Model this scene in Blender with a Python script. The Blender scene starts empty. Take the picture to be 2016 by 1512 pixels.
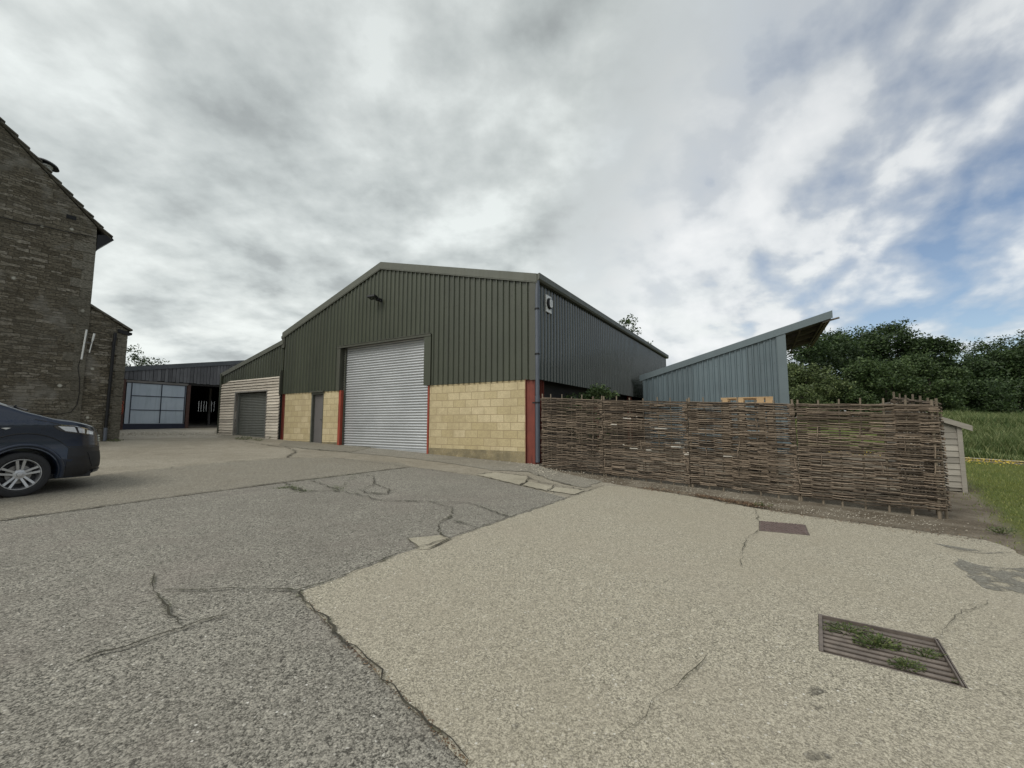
import bpy, bmesh, math, random
from mathutils import Vector, Matrix
from mathutils.geometry import tessellate_polygon
from mathutils import noise as mnoise
random.seed(7)
SC = bpy.context.scene
COL = SC.collection
R = math.radians

# ------------------------------------------------------------------ camera
F_PX = 825.0
PITCH = math.atan(75 / 825.0)
CAM_H = 1.46
cam = bpy.data.cameras.new('camera')
cam.sensor_width = 36.0
cam.lens = F_PX / 2016 * 36.0
cam.clip_start = 0.05
cam.clip_end = 3000
cob = bpy.data.objects.new('camera', cam)
COL.objects.link(cob)
cob.location = (0, 0, CAM_H)
cob.rotation_euler = (math.pi / 2 + PITCH, 0, 0)
SC.camera = cob
SC.view_settings.view_transform = 'Standard'
SC.view_settings.look = 'None'
SC.view_settings.exposure = 0.10
SC.view_settings.gamma = 1.0
SC.render.film_transparent = False

# ------------------------------------------------------------------ sun and sky
SUN_AZ, SUN_EL = R(228), R(48)
sl = bpy.data.lights.new('sun', 'SUN')
sl.energy = 1.5
sl.angle = R(24)
sl.color = (1.0, 0.955, 0.88)
so = bpy.data.objects.new('sun', sl)
COL.objects.link(so)
sdir = Vector((math.sin(SUN_AZ) * math.cos(SUN_EL), math.cos(SUN_AZ) * math.cos(SUN_EL), math.sin(SUN_EL)))
so.rotation_euler = sdir.to_track_quat('Z', 'Y').to_euler()
so.location = sdir * 60

W = bpy.data.worlds.new('World')
SC.world = W
W.use_nodes = True


class NT:
    """small helper round a node tree"""
    def __init__(s, nt):
        s.t = nt
        s.n = nt.nodes
        s.l = nt.links

    def new(s, typ, **kw):
        n = s.n.new(typ)
        for k, v in kw.items():
            setattr(n, k, v)
        return n

    def put(s, sock, v):
        if isinstance(v, bpy.types.NodeSocket):
            s.l.new(v, sock)
        elif v is not None:
            if isinstance(v, tuple) and len(v) == 3 and sock.type == 'RGBA':
                v = v + (1,)
            sock.default_value = v

    def math(s, op, a, b=None, c=None, clamp=False):
        n = s.new('ShaderNodeMath', operation=op)
        n.use_clamp = clamp
        s.put(n.inputs[0], a)
        s.put(n.inputs[1], b)
        s.put(n.inputs[2], c)
        return n.outputs[0]

    def vmath(s, op, a, b=None, scale=None):
        n = s.new('ShaderNodeVectorMath', operation=op)
        s.put(n.inputs[0], a)
        s.put(n.inputs[1], b)
        if scale is not None:
            s.put(n.inputs['Scale'], scale)
        return n.outputs[0]

    def mix(s, f, a, b, mode='MIX'):
        n = s.new('ShaderNodeMix', data_type='RGBA', blend_type=mode)
        s.put(n.inputs[0], f)
        s.put(n.inputs[6], a)
        s.put(n.inputs[7], b)
        return n.outputs[2]

    def ramp(s, f, stops, interp='LINEAR'):
        n = s.new('ShaderNodeValToRGB')
        cr = n.color_ramp
        cr.interpolation = interp
        while len(cr.elements) < len(stops):
            cr.elements.new(0.5)
        for e, (p, c) in zip(cr.elements, stops):
            e.position = p
            e.color = (c if isinstance(c, tuple) else (c, c, c)) + (1,)
        s.put(n.inputs[0], f)
        return n.outputs[0]

    def noise(s, vec, scale, detail=6, rough=0.55, dist=0.0):
        n = s.new('ShaderNodeTexNoise')
        s.put(n.inputs['Vector'], vec)
        n.inputs['Scale'].default_value = scale
        n.inputs['Detail'].default_value = detail
        n.inputs['Roughness'].default_value = rough
        n.inputs['Distortion'].default_value = dist
        return n.outputs[0]

    def maprange(s, v, a, b, c=0.0, d=1.0):
        n = s.new('ShaderNodeMapRange')
        s.put(n.inputs[0], v)
        for i, x in enumerate((a, b, c, d)):
            n.inputs[i + 1].default_value = x
        return n.outputs[0]

    def mapping(s, vec, loc=(0, 0, 0), rot=(0, 0, 0), scale=(1, 1, 1)):
        n = s.new('ShaderNodeMapping')
        s.put(n.inputs[0], vec)
        n.inputs[1].default_value = loc
        n.inputs[2].default_value = rot
        n.inputs[3].default_value = scale
        return n.outputs[0]

    def sep(s, vec):
        n = s.new('ShaderNodeSeparateXYZ')
        s.put(n.inputs[0], vec)
        return n.outputs

    def comb(s, x, y, z):
        n = s.new('ShaderNodeCombineXYZ')
        s.put(n.inputs[0], x)
        s.put(n.inputs[1], y)
        s.put(n.inputs[2], z)
        return n.outputs[0]


def build_world():
    nt = NT(W.node_tree)
    nt.n.clear()
    out = nt.new('ShaderNodeOutputWorld')
    tc = nt.new('ShaderNodeTexCoord')
    d = tc.outputs['Generated']
    dx, dy, dz = nt.sep(d)[:]
    up = nt.math('MAXIMUM', dz, 0.0)
    den = nt.math('ADD', up, 0.25)
    px = nt.math('DIVIDE', dx, den)
    py = nt.math('DIVIDE', dy, den)
    flat = nt.comb(px, py, 0.0)
    # wind-drawn cloud: long axis towards the far right of the view
    rot = nt.mapping(flat, loc=(3.1, 1.7, 0), rot=(0, 0, R(-52)))
    side = nt.math('SUBTRACT', dx, nt.math('MULTIPLY', up, 0.40))
    thin = nt.maprange(side, 0.02, 0.62, 0.0, 1.0)
    n_str = nt.noise(nt.mapping(rot, scale=(0.66, 1.0, 1.0)), 5.2, 6, 0.50, 0.15)
    n_big = nt.noise(nt.mapping(flat, loc=(4.3, 8.1, 0)), 0.75, 6, 0.52, 0.2)
    n_puf = nt.noise(nt.mapping(flat, loc=(7.7, 2.2, 0)), 3.3, 7, 0.53, 0.1)
    n_fine = nt.noise(nt.mapping(flat, loc=(1.7, 9.2, 0)), 7.5, 6, 0.55, 0.05)
    puff = nt.math('ADD', nt.math('MULTIPLY', n_big, 0.36), nt.math('ADD', nt.math('MULTIPLY', n_puf, 0.42), nt.math('MULTIPLY', n_fine, 0.22)))
    strk = nt.math('ADD', nt.math('MULTIPLY', n_str, 0.50), nt.math('ADD', nt.math('MULTIPLY', n_big, 0.26), nt.math('MULTIPLY', n_puf, 0.24)))
    sw = nt.maprange(side, -0.15, 0.30, 0.05, 0.90)
    val = nt.math('ADD', nt.math('MULTIPLY', puff, nt.math('SUBTRACT', 1.0, sw)), nt.math('MULTIPLY', strk, sw))
    # thinner cloud towards the right
    thresh = nt.maprange(side, -0.10, 0.60, 0.26, 0.490)
    cover = nt.maprange(nt.math('SUBTRACT', val, thresh), -0.07, 0.09, 0.0, 1.0)
    # cloud brightness: thick bellies grey, thin edges white
    shl = nt.ramp(nt.maprange(val, 0.41, 0.60), [(0.0, (0.82, 0.87, 0.86)), (0.34, (0.66, 0.705, 0.70)),
                                               (0.66, (0.535, 0.58, 0.58)), (1.0, (0.40, 0.435, 0.44))])
    shr = nt.ramp(nt.maprange(val, 0.42, 0.60), [(0.0, (0.52, 0.57, 0.63)), (0.35, (0.58, 0.62, 0.66)), (0.65, (0.74, 0.77, 0.79)), (1.0, (0.84, 0.86, 0.87))])
    shade = nt.mix(nt.maprange(side, -0.12, 0.20), shl, shr)
    low = nt.maprange(dz, 0.05, 0.40, 1.0, 0.0)
    low = nt.math('MULTIPLY', low, nt.maprange(n_puf, 0.40, 0.60, 1.0, 0.10))
    low = nt.math('MULTIPLY', low, nt.maprange(side, 0.25, 0.6, 1.0, 0.45))
    cloud = nt.mix(nt.math('MULTIPLY', low, 0.80), shade, (0.86, 0.90, 0.87))
    zen = nt.maprange(dz, 0.30, 0.80, 1.0, 0.80)
    cloud = nt.mix(1.0, cloud, nt.comb(zen, zen, zen), 'MULTIPLY')
    # the veil in front of the sun, behind the viewer, is brighter
    sd = nt.new('ShaderNodeVectorMath', operation='DOT_PRODUCT')
    nt.put(sd.inputs[0], d)
    sd.inputs[1].default_value = sdir
    glow = nt.maprange(sd.outputs['Value'], 0.45, 1.0, 0.0, 0.75)
    cloud = nt.mix(1.0, cloud, nt.comb(glow, glow, nt.math('MULTIPLY', glow, 0.95)), 'ADD')
    sky = nt.new('ShaderNodeTexSky')
    sky.sky_type = 'NISHITA'
    sky.sun_disc = False
    sky.sun_elevation = SUN_EL
    sky.sun_rotation = SUN_AZ
    sky.altitude = 100
    b1 = nt.new('ShaderNodeBackground')
    nt.put(b1.inputs[0], sky.outputs[0])
    b1.inputs[1].default_value = 0.10
    b2 = nt.new('ShaderNodeBackground')
    nt.put(b2.inputs[0], cloud)
    b2.inputs[1].default_value = 1.0
    mx = nt.new('ShaderNodeMixShader')
    nt.put(mx.inputs[0], nt.maprange(cover, 0.0, 1.0, 0.08, 1.0))
    nt.l.new(b1.outputs[0], mx.inputs[1])
    nt.l.new(b2.outputs[0], mx.inputs[2])
    nt.l.new(mx.outputs[0], out.inputs[0])


build_world()

# ------------------------------------------------------------------ survey of the place
AZ = R(30.7)                      # the barn's long side runs along this bearing
XA = Vector((math.cos(AZ), -math.sin(AZ), 0))
YA = Vector((math.sin(AZ), math.cos(AZ), 0))


def smooth(a, b, x):
    t = max(0.0, min(1.0, (x - a) / (b - a)))
    return t * t * (3 - 2 * t)


def softclamp(v, lo, hi):
    return max(lo, min(hi, v))


def plane_h(x, y):
    return -0.0234 * softclamp(x, -45, 40) + 0.03 * softclamp(y, -20, 48)


def bank_s(x, y):
    return (x - 17.23) * 0.703 + (y - 15.92) * 0.711


def height(x, y):
    z = plane_h(x, y)
    s = bank_s(x, y)
    if s > 0.7:
        z += 1.30 * smooth(0.7, 10.5, s) + 0.10 * mnoise.noise(Vector((x * 0.5, y * 0.5, 0))) * smooth(0.7, 3, s)
    return z


def ray(px, py):
    a = (px - 1008) / F_PX
    b = (756 - py) / F_PX
    c, s = math.cos(PITCH), math.sin(PITCH)
    return Vector((a, c - b * s, s + b * c))


def G(px, py):
    """survey point of the photograph on the yard's plane"""
    d = ray(px, py)
    t = CAM_H / (-0.0234 * d.x + 0.03 * d.y - d.z)
    return (t * d.x, t * d.y)


# ------------------------------------------------------------------ mesh helpers
class MB:
    def __init__(s):
        s.v = []
        s.f = []

    def add(s, verts, faces):
        o = len(s.v)
        s.v.extend([tuple(q) for q in verts])
        s.f.extend([tuple(i + o for i in f) for f in faces])

    def quad(s, a, b, c, d):
        s.add([a, b, c, d], [(0, 1, 2, 3)])

    def box(s, x0, x1, y0, y1, z0, z1, bev=0.0):
        b = bev
        if b <= 0:
            s.add([(x0, y0, z0), (x1, y0, z0), (x1, y1, z0), (x0, y1, z0), (x0, y0, z1), (x1, y0, z1), (x1, y1, z1), (x0, y1, z1)],
                  [(0, 3, 2, 1), (4, 5, 6, 7), (0, 1, 5, 4), (1, 2, 6, 5), (2, 3, 7, 6), (3, 0, 4, 7)])
            return
        bm = bmesh.new()
        bmesh.ops.create_cube(bm, size=1.0, matrix=Matrix.Translation(((x0 + x1) / 2, (y0 + y1) / 2, (z0 + z1) / 2)) @
                              Matrix.Diagonal((x1 - x0, y1 - y0, z1 - z0, 1)))
        bmesh.ops.bevel(bm, geom=bm.edges[:], offset=b, segments=2, affect='EDGES', profile=0.6)
        s.bm(bm)

    def bm(s, bm):
        bm.verts.index_update()
        s.add([q.co[:] for q in bm.verts], [[q.index for q in f.verts] for f in bm.faces])
        bm.free()

    def prism(s, pts, a, b, axis):
        """polygon (two coordinates) extruded along the third axis from a to b"""
        def mk(p, w):
            if axis == 'x':
                return (w, p[0], p[1])
            if axis == 'y':
                return (p[0], w, p[1])
            return (p[0], p[1], w)
        n = len(pts)
        vs = [mk(p, a) for p in pts] + [mk(p, b) for p in pts]
        fs = [(i, (i + 1) % n, n + (i + 1) % n, n + i) for i in range(n)]
        tri = tessellate_polygon([[Vector((p[0], p[1], 0)) for p in pts]])
        fs += [tuple(t) for t in tri] + [tuple(n + i for i in reversed(t)) for t in tri]
        s.add(vs, fs)

    def tube(s, pts, rad, n=6, cap=True):
        pts = [Vector(p) for p in pts]
        m = len(pts)
        if not isinstance(rad, (list, tuple)):
            rad = [rad] * m
        vs, fs = [], []
        ref = None
        for i, p in enumerate(pts):
            d = (pts[min(i + 1, m - 1)] - pts[max(i - 1, 0)]).normalized()
            if ref is None:
                ref = Vector((0, 0, 1)) if abs(d.z) < 0.9 else Vector((1, 0, 0))
            u = d.cross(ref).normalized()
            w = u.cross(d).normalized()
            ref = w
            for k in range(n):
                a = 2 * math.pi * k / n
                vs.append(p + (u * math.cos(a) + w * math.sin(a)) * rad[i])
        for i in range(m - 1):
            for k in range(n):
                fs.append((i * n + k, i * n + (k + 1) % n, (i + 1) * n + (k + 1) % n, (i + 1) * n + k))
        if cap:
            fs.append(tuple(range(n - 1, -1, -1)))
            fs.append(tuple((m - 1) * n + k for k in range(n)))
        s.add(vs, fs)

    def lathe(s, prof, n=32, axis='y', centre=(0, 0, 0)):
        """profile of (radius, position along axis)"""
        vs, fs = [], []
        c = Vector(centre)
        for r, h in prof:
            for k in range(n):
                a = 2 * math.pi * k / n
                ca, sa = r * math.cos(a), r * math.sin(a)
                q = {'x': (h, ca, sa), 'y': (ca, h, sa), 'z': (ca, sa, h)}[axis]
                vs.append(c + Vector(q))
        for i in range(len(prof) - 1):
            for k in range(n):
                fs.append((i * n + k, i * n + (k + 1) % n, (i + 1) * n + (k + 1) % n, (i + 1) * n + k))
        s.add(vs, fs)

    def build(s, name, mat, parent=None, smooth_angle=None, zsub=0.0, recalc=True, loc=None):
        me = bpy.data.meshes.new(name)
        vs = s.v if not zsub else [(a, b, c - zsub) for a, b, c in s.v]
        me.from_pydata(vs, [], s.f)
        if recalc:
            bm = bmesh.new()
            bm.from_mesh(me)
            bmesh.ops.recalc_face_normals(bm, faces=bm.faces)
            bm.to_mesh(me)
            bm.free()
        me.materials.append(mat)
        if smooth_angle is not None:
            me.polygons.foreach_set('use_smooth', [True] * len(me.polygons))
            try:
                me.set_sharp_from_angle(angle=R(smooth_angle))
            except Exception:
                pass
        o = bpy.data.objects.new(name, me)
        COL.objects.link(o)
        if parent:
            o.parent = parent
        if loc is not None:
            o.location = loc
        return o


def tag(o, label=None, cat=None, group=None, kind=None):
    if label:
        o['label'] = label
    if cat:
        o['category'] = cat
    if group:
        o['group'] = group
    if kind:
        o['kind'] = kind
    return o


def empty(name, loc, label, cat, rz=0.0, group=None):
    o = bpy.data.objects.new(name, None)
    o.empty_display_size = 0.3
    COL.objects.link(o)
    o.location = loc
    o.rotation_euler = (0, 0, rz)
    return tag(o, label, cat, group)


def copy_tree(o, parent=None):
    c = o.copy()
    COL.objects.link(c)
    if parent:
        c.parent = parent
    for ch in list(o.children):
        copy_tree(ch, c)
    return c


# ------------------------------------------------------------------ materials
def principled(name):
    m = bpy.data.materials.new(name)
    m.use_nodes = True
    nt = NT(m.node_tree)
    b = nt.n['Principled BSDF']
    return m, nt, b


def coords(nt, axes=None):
    tc = nt.new('ShaderNodeTexCoord')
    v = tc.outputs['Object']
    if axes:
        x, y, z = nt.sep(v)[:]
        a = {'x': x, 'y': y, 'z': z}
        v = nt.comb(a[axes[0]], a[axes[1]], 0.0)
    return v


def bump(nt, b, h, strength, dist=0.01):
    n = nt.new('ShaderNodeBump')
    n.inputs['Strength'].default_value = strength
    n.inputs['Distance'].default_value = dist
    nt.put(n.inputs['Height'], h)
    nt.l.new(n.outputs[0], b.inputs['Normal'])


def m_paint(name, ca, cb, rough=0.45, scale=1.2, streak=0.0, dirt=(0.1, 0.09, 0.07), dirt_amt=0.25, metallic=0.0, bumpy=0.0, spec=0.5, axes=(1, 1, 0.12), sheets=None):
    m, nt, b = principled(name)
    v = coords(nt)
    n1 = nt.noise(v, scale, 6, 0.6)
    c = nt.mix(nt.maprange(n1, 0.3, 0.7), ca, cb)
    n2 = nt.noise(nt.mapping(v, scale=axes), 9.0, 7, 0.65)
    c = nt.mix(nt.math('MULTIPLY', nt.maprange(n2, 0.50, 0.78), dirt_amt), c, dirt)
    n3 = nt.noise(v, 60, 3, 0.6)
    c = nt.mix(nt.math('MULTIPLY', nt.maprange(n3, 0.68, 0.80), 0.35), c, (0.22, 0.21, 0.18))
    if sheets:
        comp = nt.sep(v)['xyz'.index(sheets)]
        wn = nt.new('ShaderNodeTexWhiteNoise', noise_dimensions='1D')
        nt.put(wn.inputs['W'], nt.math('FLOOR', comp))
        k = nt.maprange(wn.outputs['Value'], 0, 1, 0.88, 1.10)
        c = nt.mix(1.0, c, nt.comb(k, k, k), 'MULTIPLY')
        # sheet lap, and a fixing on every second rib in three rows
        lap = nt.math('LESS_THAN', nt.math('FRACT', comp), 0.012)
        c = nt.mix(nt.math('MULTIPLY', lap, 0.5), c, (0.015, 0.015, 0.012))
        zz = nt.sep(v)[2]
        du = nt.math('ABSOLUTE', nt.math('SUBTRACT', nt.math('FRACT', nt.math('DIVIDE', comp, 0.4)), 0.25))
        dz = nt.math('ABSOLUTE', nt.math('SUBTRACT', nt.math('FRACT', nt.math('DIVIDE', nt.math('ADD', zz, 0.35), 1.45)), 0.5))
        dot = nt.math('LESS_THAN', nt.math('ADD', nt.math('POWER', nt.math('MULTIPLY', du, 0.4), 2.0), nt.math('POWER', nt.math('MULTIPLY', dz, 1.45), 2.0)), 0.00018)
        c = nt.mix(nt.math('MULTIPLY', dot, 0.8), c, (0.012, 0.012, 0.010))
    nt.put(b.inputs['Base Color'], c)
    nt.put(b.inputs['Roughness'], nt.maprange(n2, 0.2, 0.8, rough - 0.08, rough + 0.15))
    b.inputs['Metallic'].default_value = metallic
    b.inputs['Specular IOR Level'].default_value = spec
    if bumpy:
        bump(nt, b, nt.noise(v, 25, 4), bumpy, 0.01)
    return m


def m_wood(name, ca, cb, axis='x', scale=6, rough=0.8, dark=(0.06, 0.05, 0.04), knots=True, board=None, isl=(0.72, 1.15)):
    """weathered timber, grain along axis; board = (axis, pitch) gives each board its own tone"""
    m, nt, b = principled(name)
    v = coords(nt)
    sc = {'x': (0.06, 1, 1), 'y': (1, 0.06, 1), 'z': (1, 1, 0.06)}[axis]
    g = nt.noise(nt.mapping(v, scale=sc), scale * 8, 6, 0.65, 0.6)
    c = nt.mix(nt.maprange(g, 0.3, 0.7), ca, cb)
    p = nt.noise(v, 1.5, 4)
    c = nt.mix(nt.math('MULTIPLY', nt.maprange(p, 0.45, 0.75), 0.45), c, dark)
    if board:
        comp = nt.sep(v)['xyz'.index(board[0])]
        cell = nt.math('FLOOR', nt.math('DIVIDE', comp, board[1]))
        wn = nt.new('ShaderNodeTexWhiteNoise', noise_dimensions='1D')
        nt.put(wn.inputs['W'], cell)
        k = nt.maprange(wn.outputs['Value'], 0, 1, 0.62, 1.18)
        c = nt.mix(1.0, c, nt.comb(k, k, k), 'MULTIPLY')
    if knots:
        vo = nt.new('ShaderNodeTexVoronoi')
        nt.put(vo.inputs['Vector'], nt.mapping(v, scale=tuple(1.2 if q == 0.06 else 3.5 for q in sc)))
        vo.inputs['Scale'].default_value = 2.2
        c = nt.mix(nt.maprange(vo.outputs['Distance'], 0.03, 0.10, 0.85, 0.0), c, dark)
    r = nt.new('ShaderNodeNewGeometry')
    k = nt.maprange(r.outputs['Random Per Island'], 0, 1, isl[0], isl[1])
    c = nt.mix(1.0, c, nt.comb(k, k, k), 'MULTIPLY')
    nt.put(b.inputs['Base Color'], c)
    b.inputs['Roughness'].default_value = rough
    b.inputs['Specular IOR Level'].default_value = 0.25
    bump(nt, b, g, 0.35, 0.006)
    return m


def m_concrete(name, lo, hi, stain, stain_amt, pebble=0.5, fine=110, groove=None, rough=0.9, tint=None, relief=0.5):
    m, nt, b = principled(name)
    v = coords(nt)
    agg = nt.noise(v, fine * 1.7, 3, 0.70)
    mid = nt.noise(v, fine * 0.55, 4, 0.65)
    big = nt.noise(v, 0.55, 7, 0.6, 0.3)
    med = nt.noise(v, 3.2, 6, 0.62)
    warp = nt.vmath('ADD', v, nt.vmath('SCALE', nt.comb(mid, agg, 0.0), None, 0.012))
    g1 = nt.new('ShaderNodeTexVoronoi')
    nt.put(g1.inputs['Vector'], warp)
    g1.inputs['Scale'].default_value = fine * 1.15
    g2 = nt.new('ShaderNodeTexVoronoi')
    nt.put(g2.inputs['Vector'], nt.mapping(warp, loc=(3.3, 1.1, 0)))
    g2.inputs['Scale'].default_value = fine * 0.55
    stone = nt.math('ADD', nt.math('MULTIPLY', nt.sep(g1.outputs['Color'])[0], 0.62), nt.math('MULTIPLY', nt.sep(g2.outputs['Color'])[1], 0.38))
    stone = nt.math('SUBTRACT', stone, nt.maprange(g1.outputs['Distance'], 0.35, 0.75, 0.0, 0.35))
    f = nt.math('ADD', nt.math('MULTIPLY', agg, 0.50), nt.math('MULTIPLY', mid, 0.50))
    f2 = nt.math('ADD', nt.math('MULTIPLY', stone, 0.62), nt.math('MULTIPLY', nt.maprange(f, 0.38, 0.62), 0.38))
    c = nt.mix(nt.maprange(f2, 0.12, 0.78), lo, hi)
    vo = nt.new('ShaderNodeTexVoronoi')
    nt.put(vo.inputs['Vector'], nt.vmath('ADD', v, nt.vmath('SCALE', nt.comb(mid, agg, 0.0), None, 0.02)))
    vo.inputs['Scale'].default_value = 55
    peb = nt.maprange(vo.outputs['Distance'], 0.20, 0.42, 1.0, 0.0)
    pc = nt.ramp(nt.sep(vo.outputs['Color'])[0], [(0.0, (0.13, 0.12, 0.105)), (0.5, (0.27, 0.25, 0.21)), (0.80, (0.42, 0.38, 0.31)), (1.0, (0.70, 0.68, 0.62))])
    pick = nt.maprange(nt.sep(vo.outputs['Color'])[1], 1.0 - pebble, 1.02 - pebble)
    c = nt.mix(nt.math('MULTIPLY', nt.math('MULTIPLY', peb, pick), 0.75), c, pc)
    # tiny pale and dark flecks
    vf = nt.new('ShaderNodeTexVoronoi')
    nt.put(vf.inputs['Vector'], v)
    vf.inputs['Scale'].default_value = 19
    fl = nt.math('MULTIPLY', nt.maprange(vf.outputs['Distance'], 0.08, 0.13, 1.0, 0.0), nt.maprange(nt.sep(vf.outputs['Color'])[2], 0.80, 0.82))
    c = nt.mix(nt.math('MULTIPLY', fl, 0.8), c, nt.ramp(nt.sep(vf.outputs['Color'])[0], [(0.0, (0.07, 0.065, 0.06)), (0.55, (0.09, 0.08, 0.07)), (0.6, (0.72, 0.70, 0.65)), (1.0, (0.8, 0.78, 0.72))]))
    s = nt.math('ADD', nt.math('MULTIPLY', big, 0.6), nt.math('MULTIPLY', med, 0.4))
    c = nt.mix(nt.math('MULTIPLY', nt.maprange(s, 0.44, 0.66), stain_amt), c, stain)
    if tint:
        t2 = nt.noise(nt.mapping(v, loc=(9, 4, 0)), 0.9, 5, 0.6)
        c = nt.mix(nt.math('MULTIPLY', nt.maprange(t2, 0.5, 0.72), 0.35), c, tint)
    h = f
    if groove:
        ang, pitch = groove
        wv = nt.new('ShaderNodeTexWave', wave_type='BANDS', bands_direction='X')
        nt.put(wv.inputs['Vector'], nt.mapping(v, rot=(0, 0, ang)))
        wv.inputs['Scale'].default_value = 0.314 / pitch
        wv.inputs['Distortion'].default_value = 4.5
        wv.inputs['Detail'].default_value = 3
        wv.inputs['Detail Scale'].default_value = 3
        gfac = nt.math('MULTIPLY', nt.maprange(wv.outputs['Fac'], 0.0, 0.35, 1.0, 0.0), nt.maprange(med, 0.42, 0.66, 0.0, 0.22))
        c = nt.mix(gfac, c, tuple(q * 0.6 for q in lo))
    nt.put(b.inputs['Base Color'], c)
    b.inputs['Roughness'].default_value = rough
    b.inputs['Specular IOR Level'].default_value = 0.3
    bump(nt, b, nt.math('ADD', nt.math('MULTIPLY', h, 0.7), nt.math('MULTIPLY', peb, 0.3)), relief, 0.008)
    return m


def m_brick(name, axes, bw, bh, mortar, cols, mcol, dist=0.0, stain=(0.2, 0.17, 0.12), stain_amt=0.3, lichen=0.0, offset=0.5, zoff=0.0, bumps=0.6, bsmooth=0.1, patch=None, second=None):
    m, nt, b = principled(name)
    v = coords(nt, axes)
    v3 = coords(nt)
    if dist:
        nz = nt.new('ShaderNodeTexNoise')
        nt.put(nz.inputs['Vector'], nt.mapping(v, scale=(0.6, 1.6, 1)))
        nz.inputs['Scale'].default_value = 2.6
        nz.inputs['Detail'].default_value = 3
        v = nt.vmath('ADD', v, nt.vmath('SCALE', nt.vmath('SUBTRACT', nz.outputs['Color'], (0.5, 0.5, 0.5)), None, dist))
        nz2 = nt.new('ShaderNodeTexNoise')
        nt.put(nz2.inputs['Vector'], v3)
        nz2.inputs['Scale'].default_value = 9.0
        nz2.inputs['Detail'].default_value = 4
        v = nt.vmath('ADD', v, nt.vmath('SCALE', nt.vmath('SUBTRACT', nz2.outputs['Color'], (0.5, 0.5, 0.5)), None, dist * 0.42))
    v = nt.mapping(v, loc=(0.07, zoff, 0))
    def bricks(bw_, bh_, off_):
        bk = nt.new('ShaderNodeTexBrick')
        nt.put(bk.inputs['Vector'], v)
        bk.inputs['Color1'].default_value = (0, 0, 0, 1)
        bk.inputs['Color2'].default_value = (1, 1, 1, 1)
        bk.inputs['Mortar'].default_value = (0.5, 0.5, 0.5, 1)
        bk.inputs['Scale'].default_value = 1.0
        bk.inputs['Mortar Size'].default_value = mortar
        bk.inputs['Mortar Smooth'].default_value = bsmooth
        bk.inputs['Bias'].default_value = 0.0
        bk.inputs['Brick Width'].default_value = bw_
        bk.inputs['Row Height'].default_value = bh_
        bk.offset = off_
        return bk.outputs['Color'], bk.outputs['Fac']
    bcol, bfac = bricks(bw, bh, offset)
    tone = nt.sep(bcol)[0]
    if second:
        c2, f2 = bricks(second[0], second[1], 0.37)
        sel = nt.maprange(nt.noise(nt.mapping(v3, scale=(1, 1, 2.2)), 1.1, 3, 0.5), 0.49, 0.51)
        bfac = nt.math('ADD', nt.math('MULTIPLY', bfac, nt.math('SUBTRACT', 1.0, sel)), nt.math('MULTIPLY', f2, sel))
        tone = nt.math('ADD', nt.math('MULTIPLY', tone, nt.math('SUBTRACT', 1.0, sel)), nt.math('MULTIPLY', nt.sep(c2)[0], sel))
    c = nt.ramp(tone, cols)
    fine = nt.noise(v3, 38, 6, 0.7)
    med = nt.noise(v3, 4.5, 6, 0.65)
    k = nt.maprange(fine, 0.25, 0.75, 0.72, 1.25)
    c = nt.mix(1.0, c, nt.comb(k, k, k), 'MULTIPLY')
    if dist:
        lay = nt.noise(nt.mapping(v3, scale=(1, 1, 2.6)), 13, 5, 0.7)
        k = nt.maprange(lay, 0.33, 0.67, 0.35, 1.65)
        c = nt.mix(1.0, c, nt.comb(k, k, k), 'MULTIPLY')
    c = nt.mix(nt.math('MULTIPLY', bfac, 0.75 if dist else 1.0), c, mcol)
    big = nt.noise(nt.mapping(v3, scale=(1, 1, 0.6)), 0.75, 6, 0.62, 0.4)
    c = nt.mix(nt.math('MULTIPLY', nt.maprange(nt.math('ADD', nt.math('MULTIPLY', big, 0.6), nt.math('MULTIPLY', med, 0.4)), 0.45, 0.64), stain_amt), c, stain)
    if patch:
        pcol, amt = patch
        pn = nt.noise(nt.mapping(v3, loc=(3, 8, 1)), 1.1, 6, 0.6, 0.3)
        c = nt.mix(nt.math('MULTIPLY', nt.maprange(pn, 0.55, 0.70), amt), c, pcol)
    if lichen:
        vo = nt.new('ShaderNodeTexVoronoi')
        nt.put(vo.inputs['Vector'], nt.vmath('ADD', v3, nt.vmath('SCALE', nt.comb(med, fine, med), None, 0.12)))
        vo.inputs['Scale'].default_value = 2.6
        sp = nt.math('MULTIPLY', nt.maprange(vo.outputs['Distance'], 0.09, 0.17, 1.0, 0.0), nt.maprange(nt.sep(vo.outputs['Color'])[1], 0.66, 0.70))
        c = nt.mix(nt.math('MULTIPLY', sp, lichen), c, (0.45, 0.44, 0.38))
    nt.put(b.inputs['Base Color'], c)
    b.inputs['Roughness'].default_value = 0.92
    b.inputs['Specular IOR Level'].default_value = 0.2
    hh = nt.math('SUBTRACT', nt.math('ADD', nt.math('MULTIPLY', fine, 0.35), nt.math('MULTIPLY', med, 0.4)), nt.math('MULTIPLY', bfac, 0.5))
    bump(nt, b, hh, bumps, 0.03)
    return m


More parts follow.
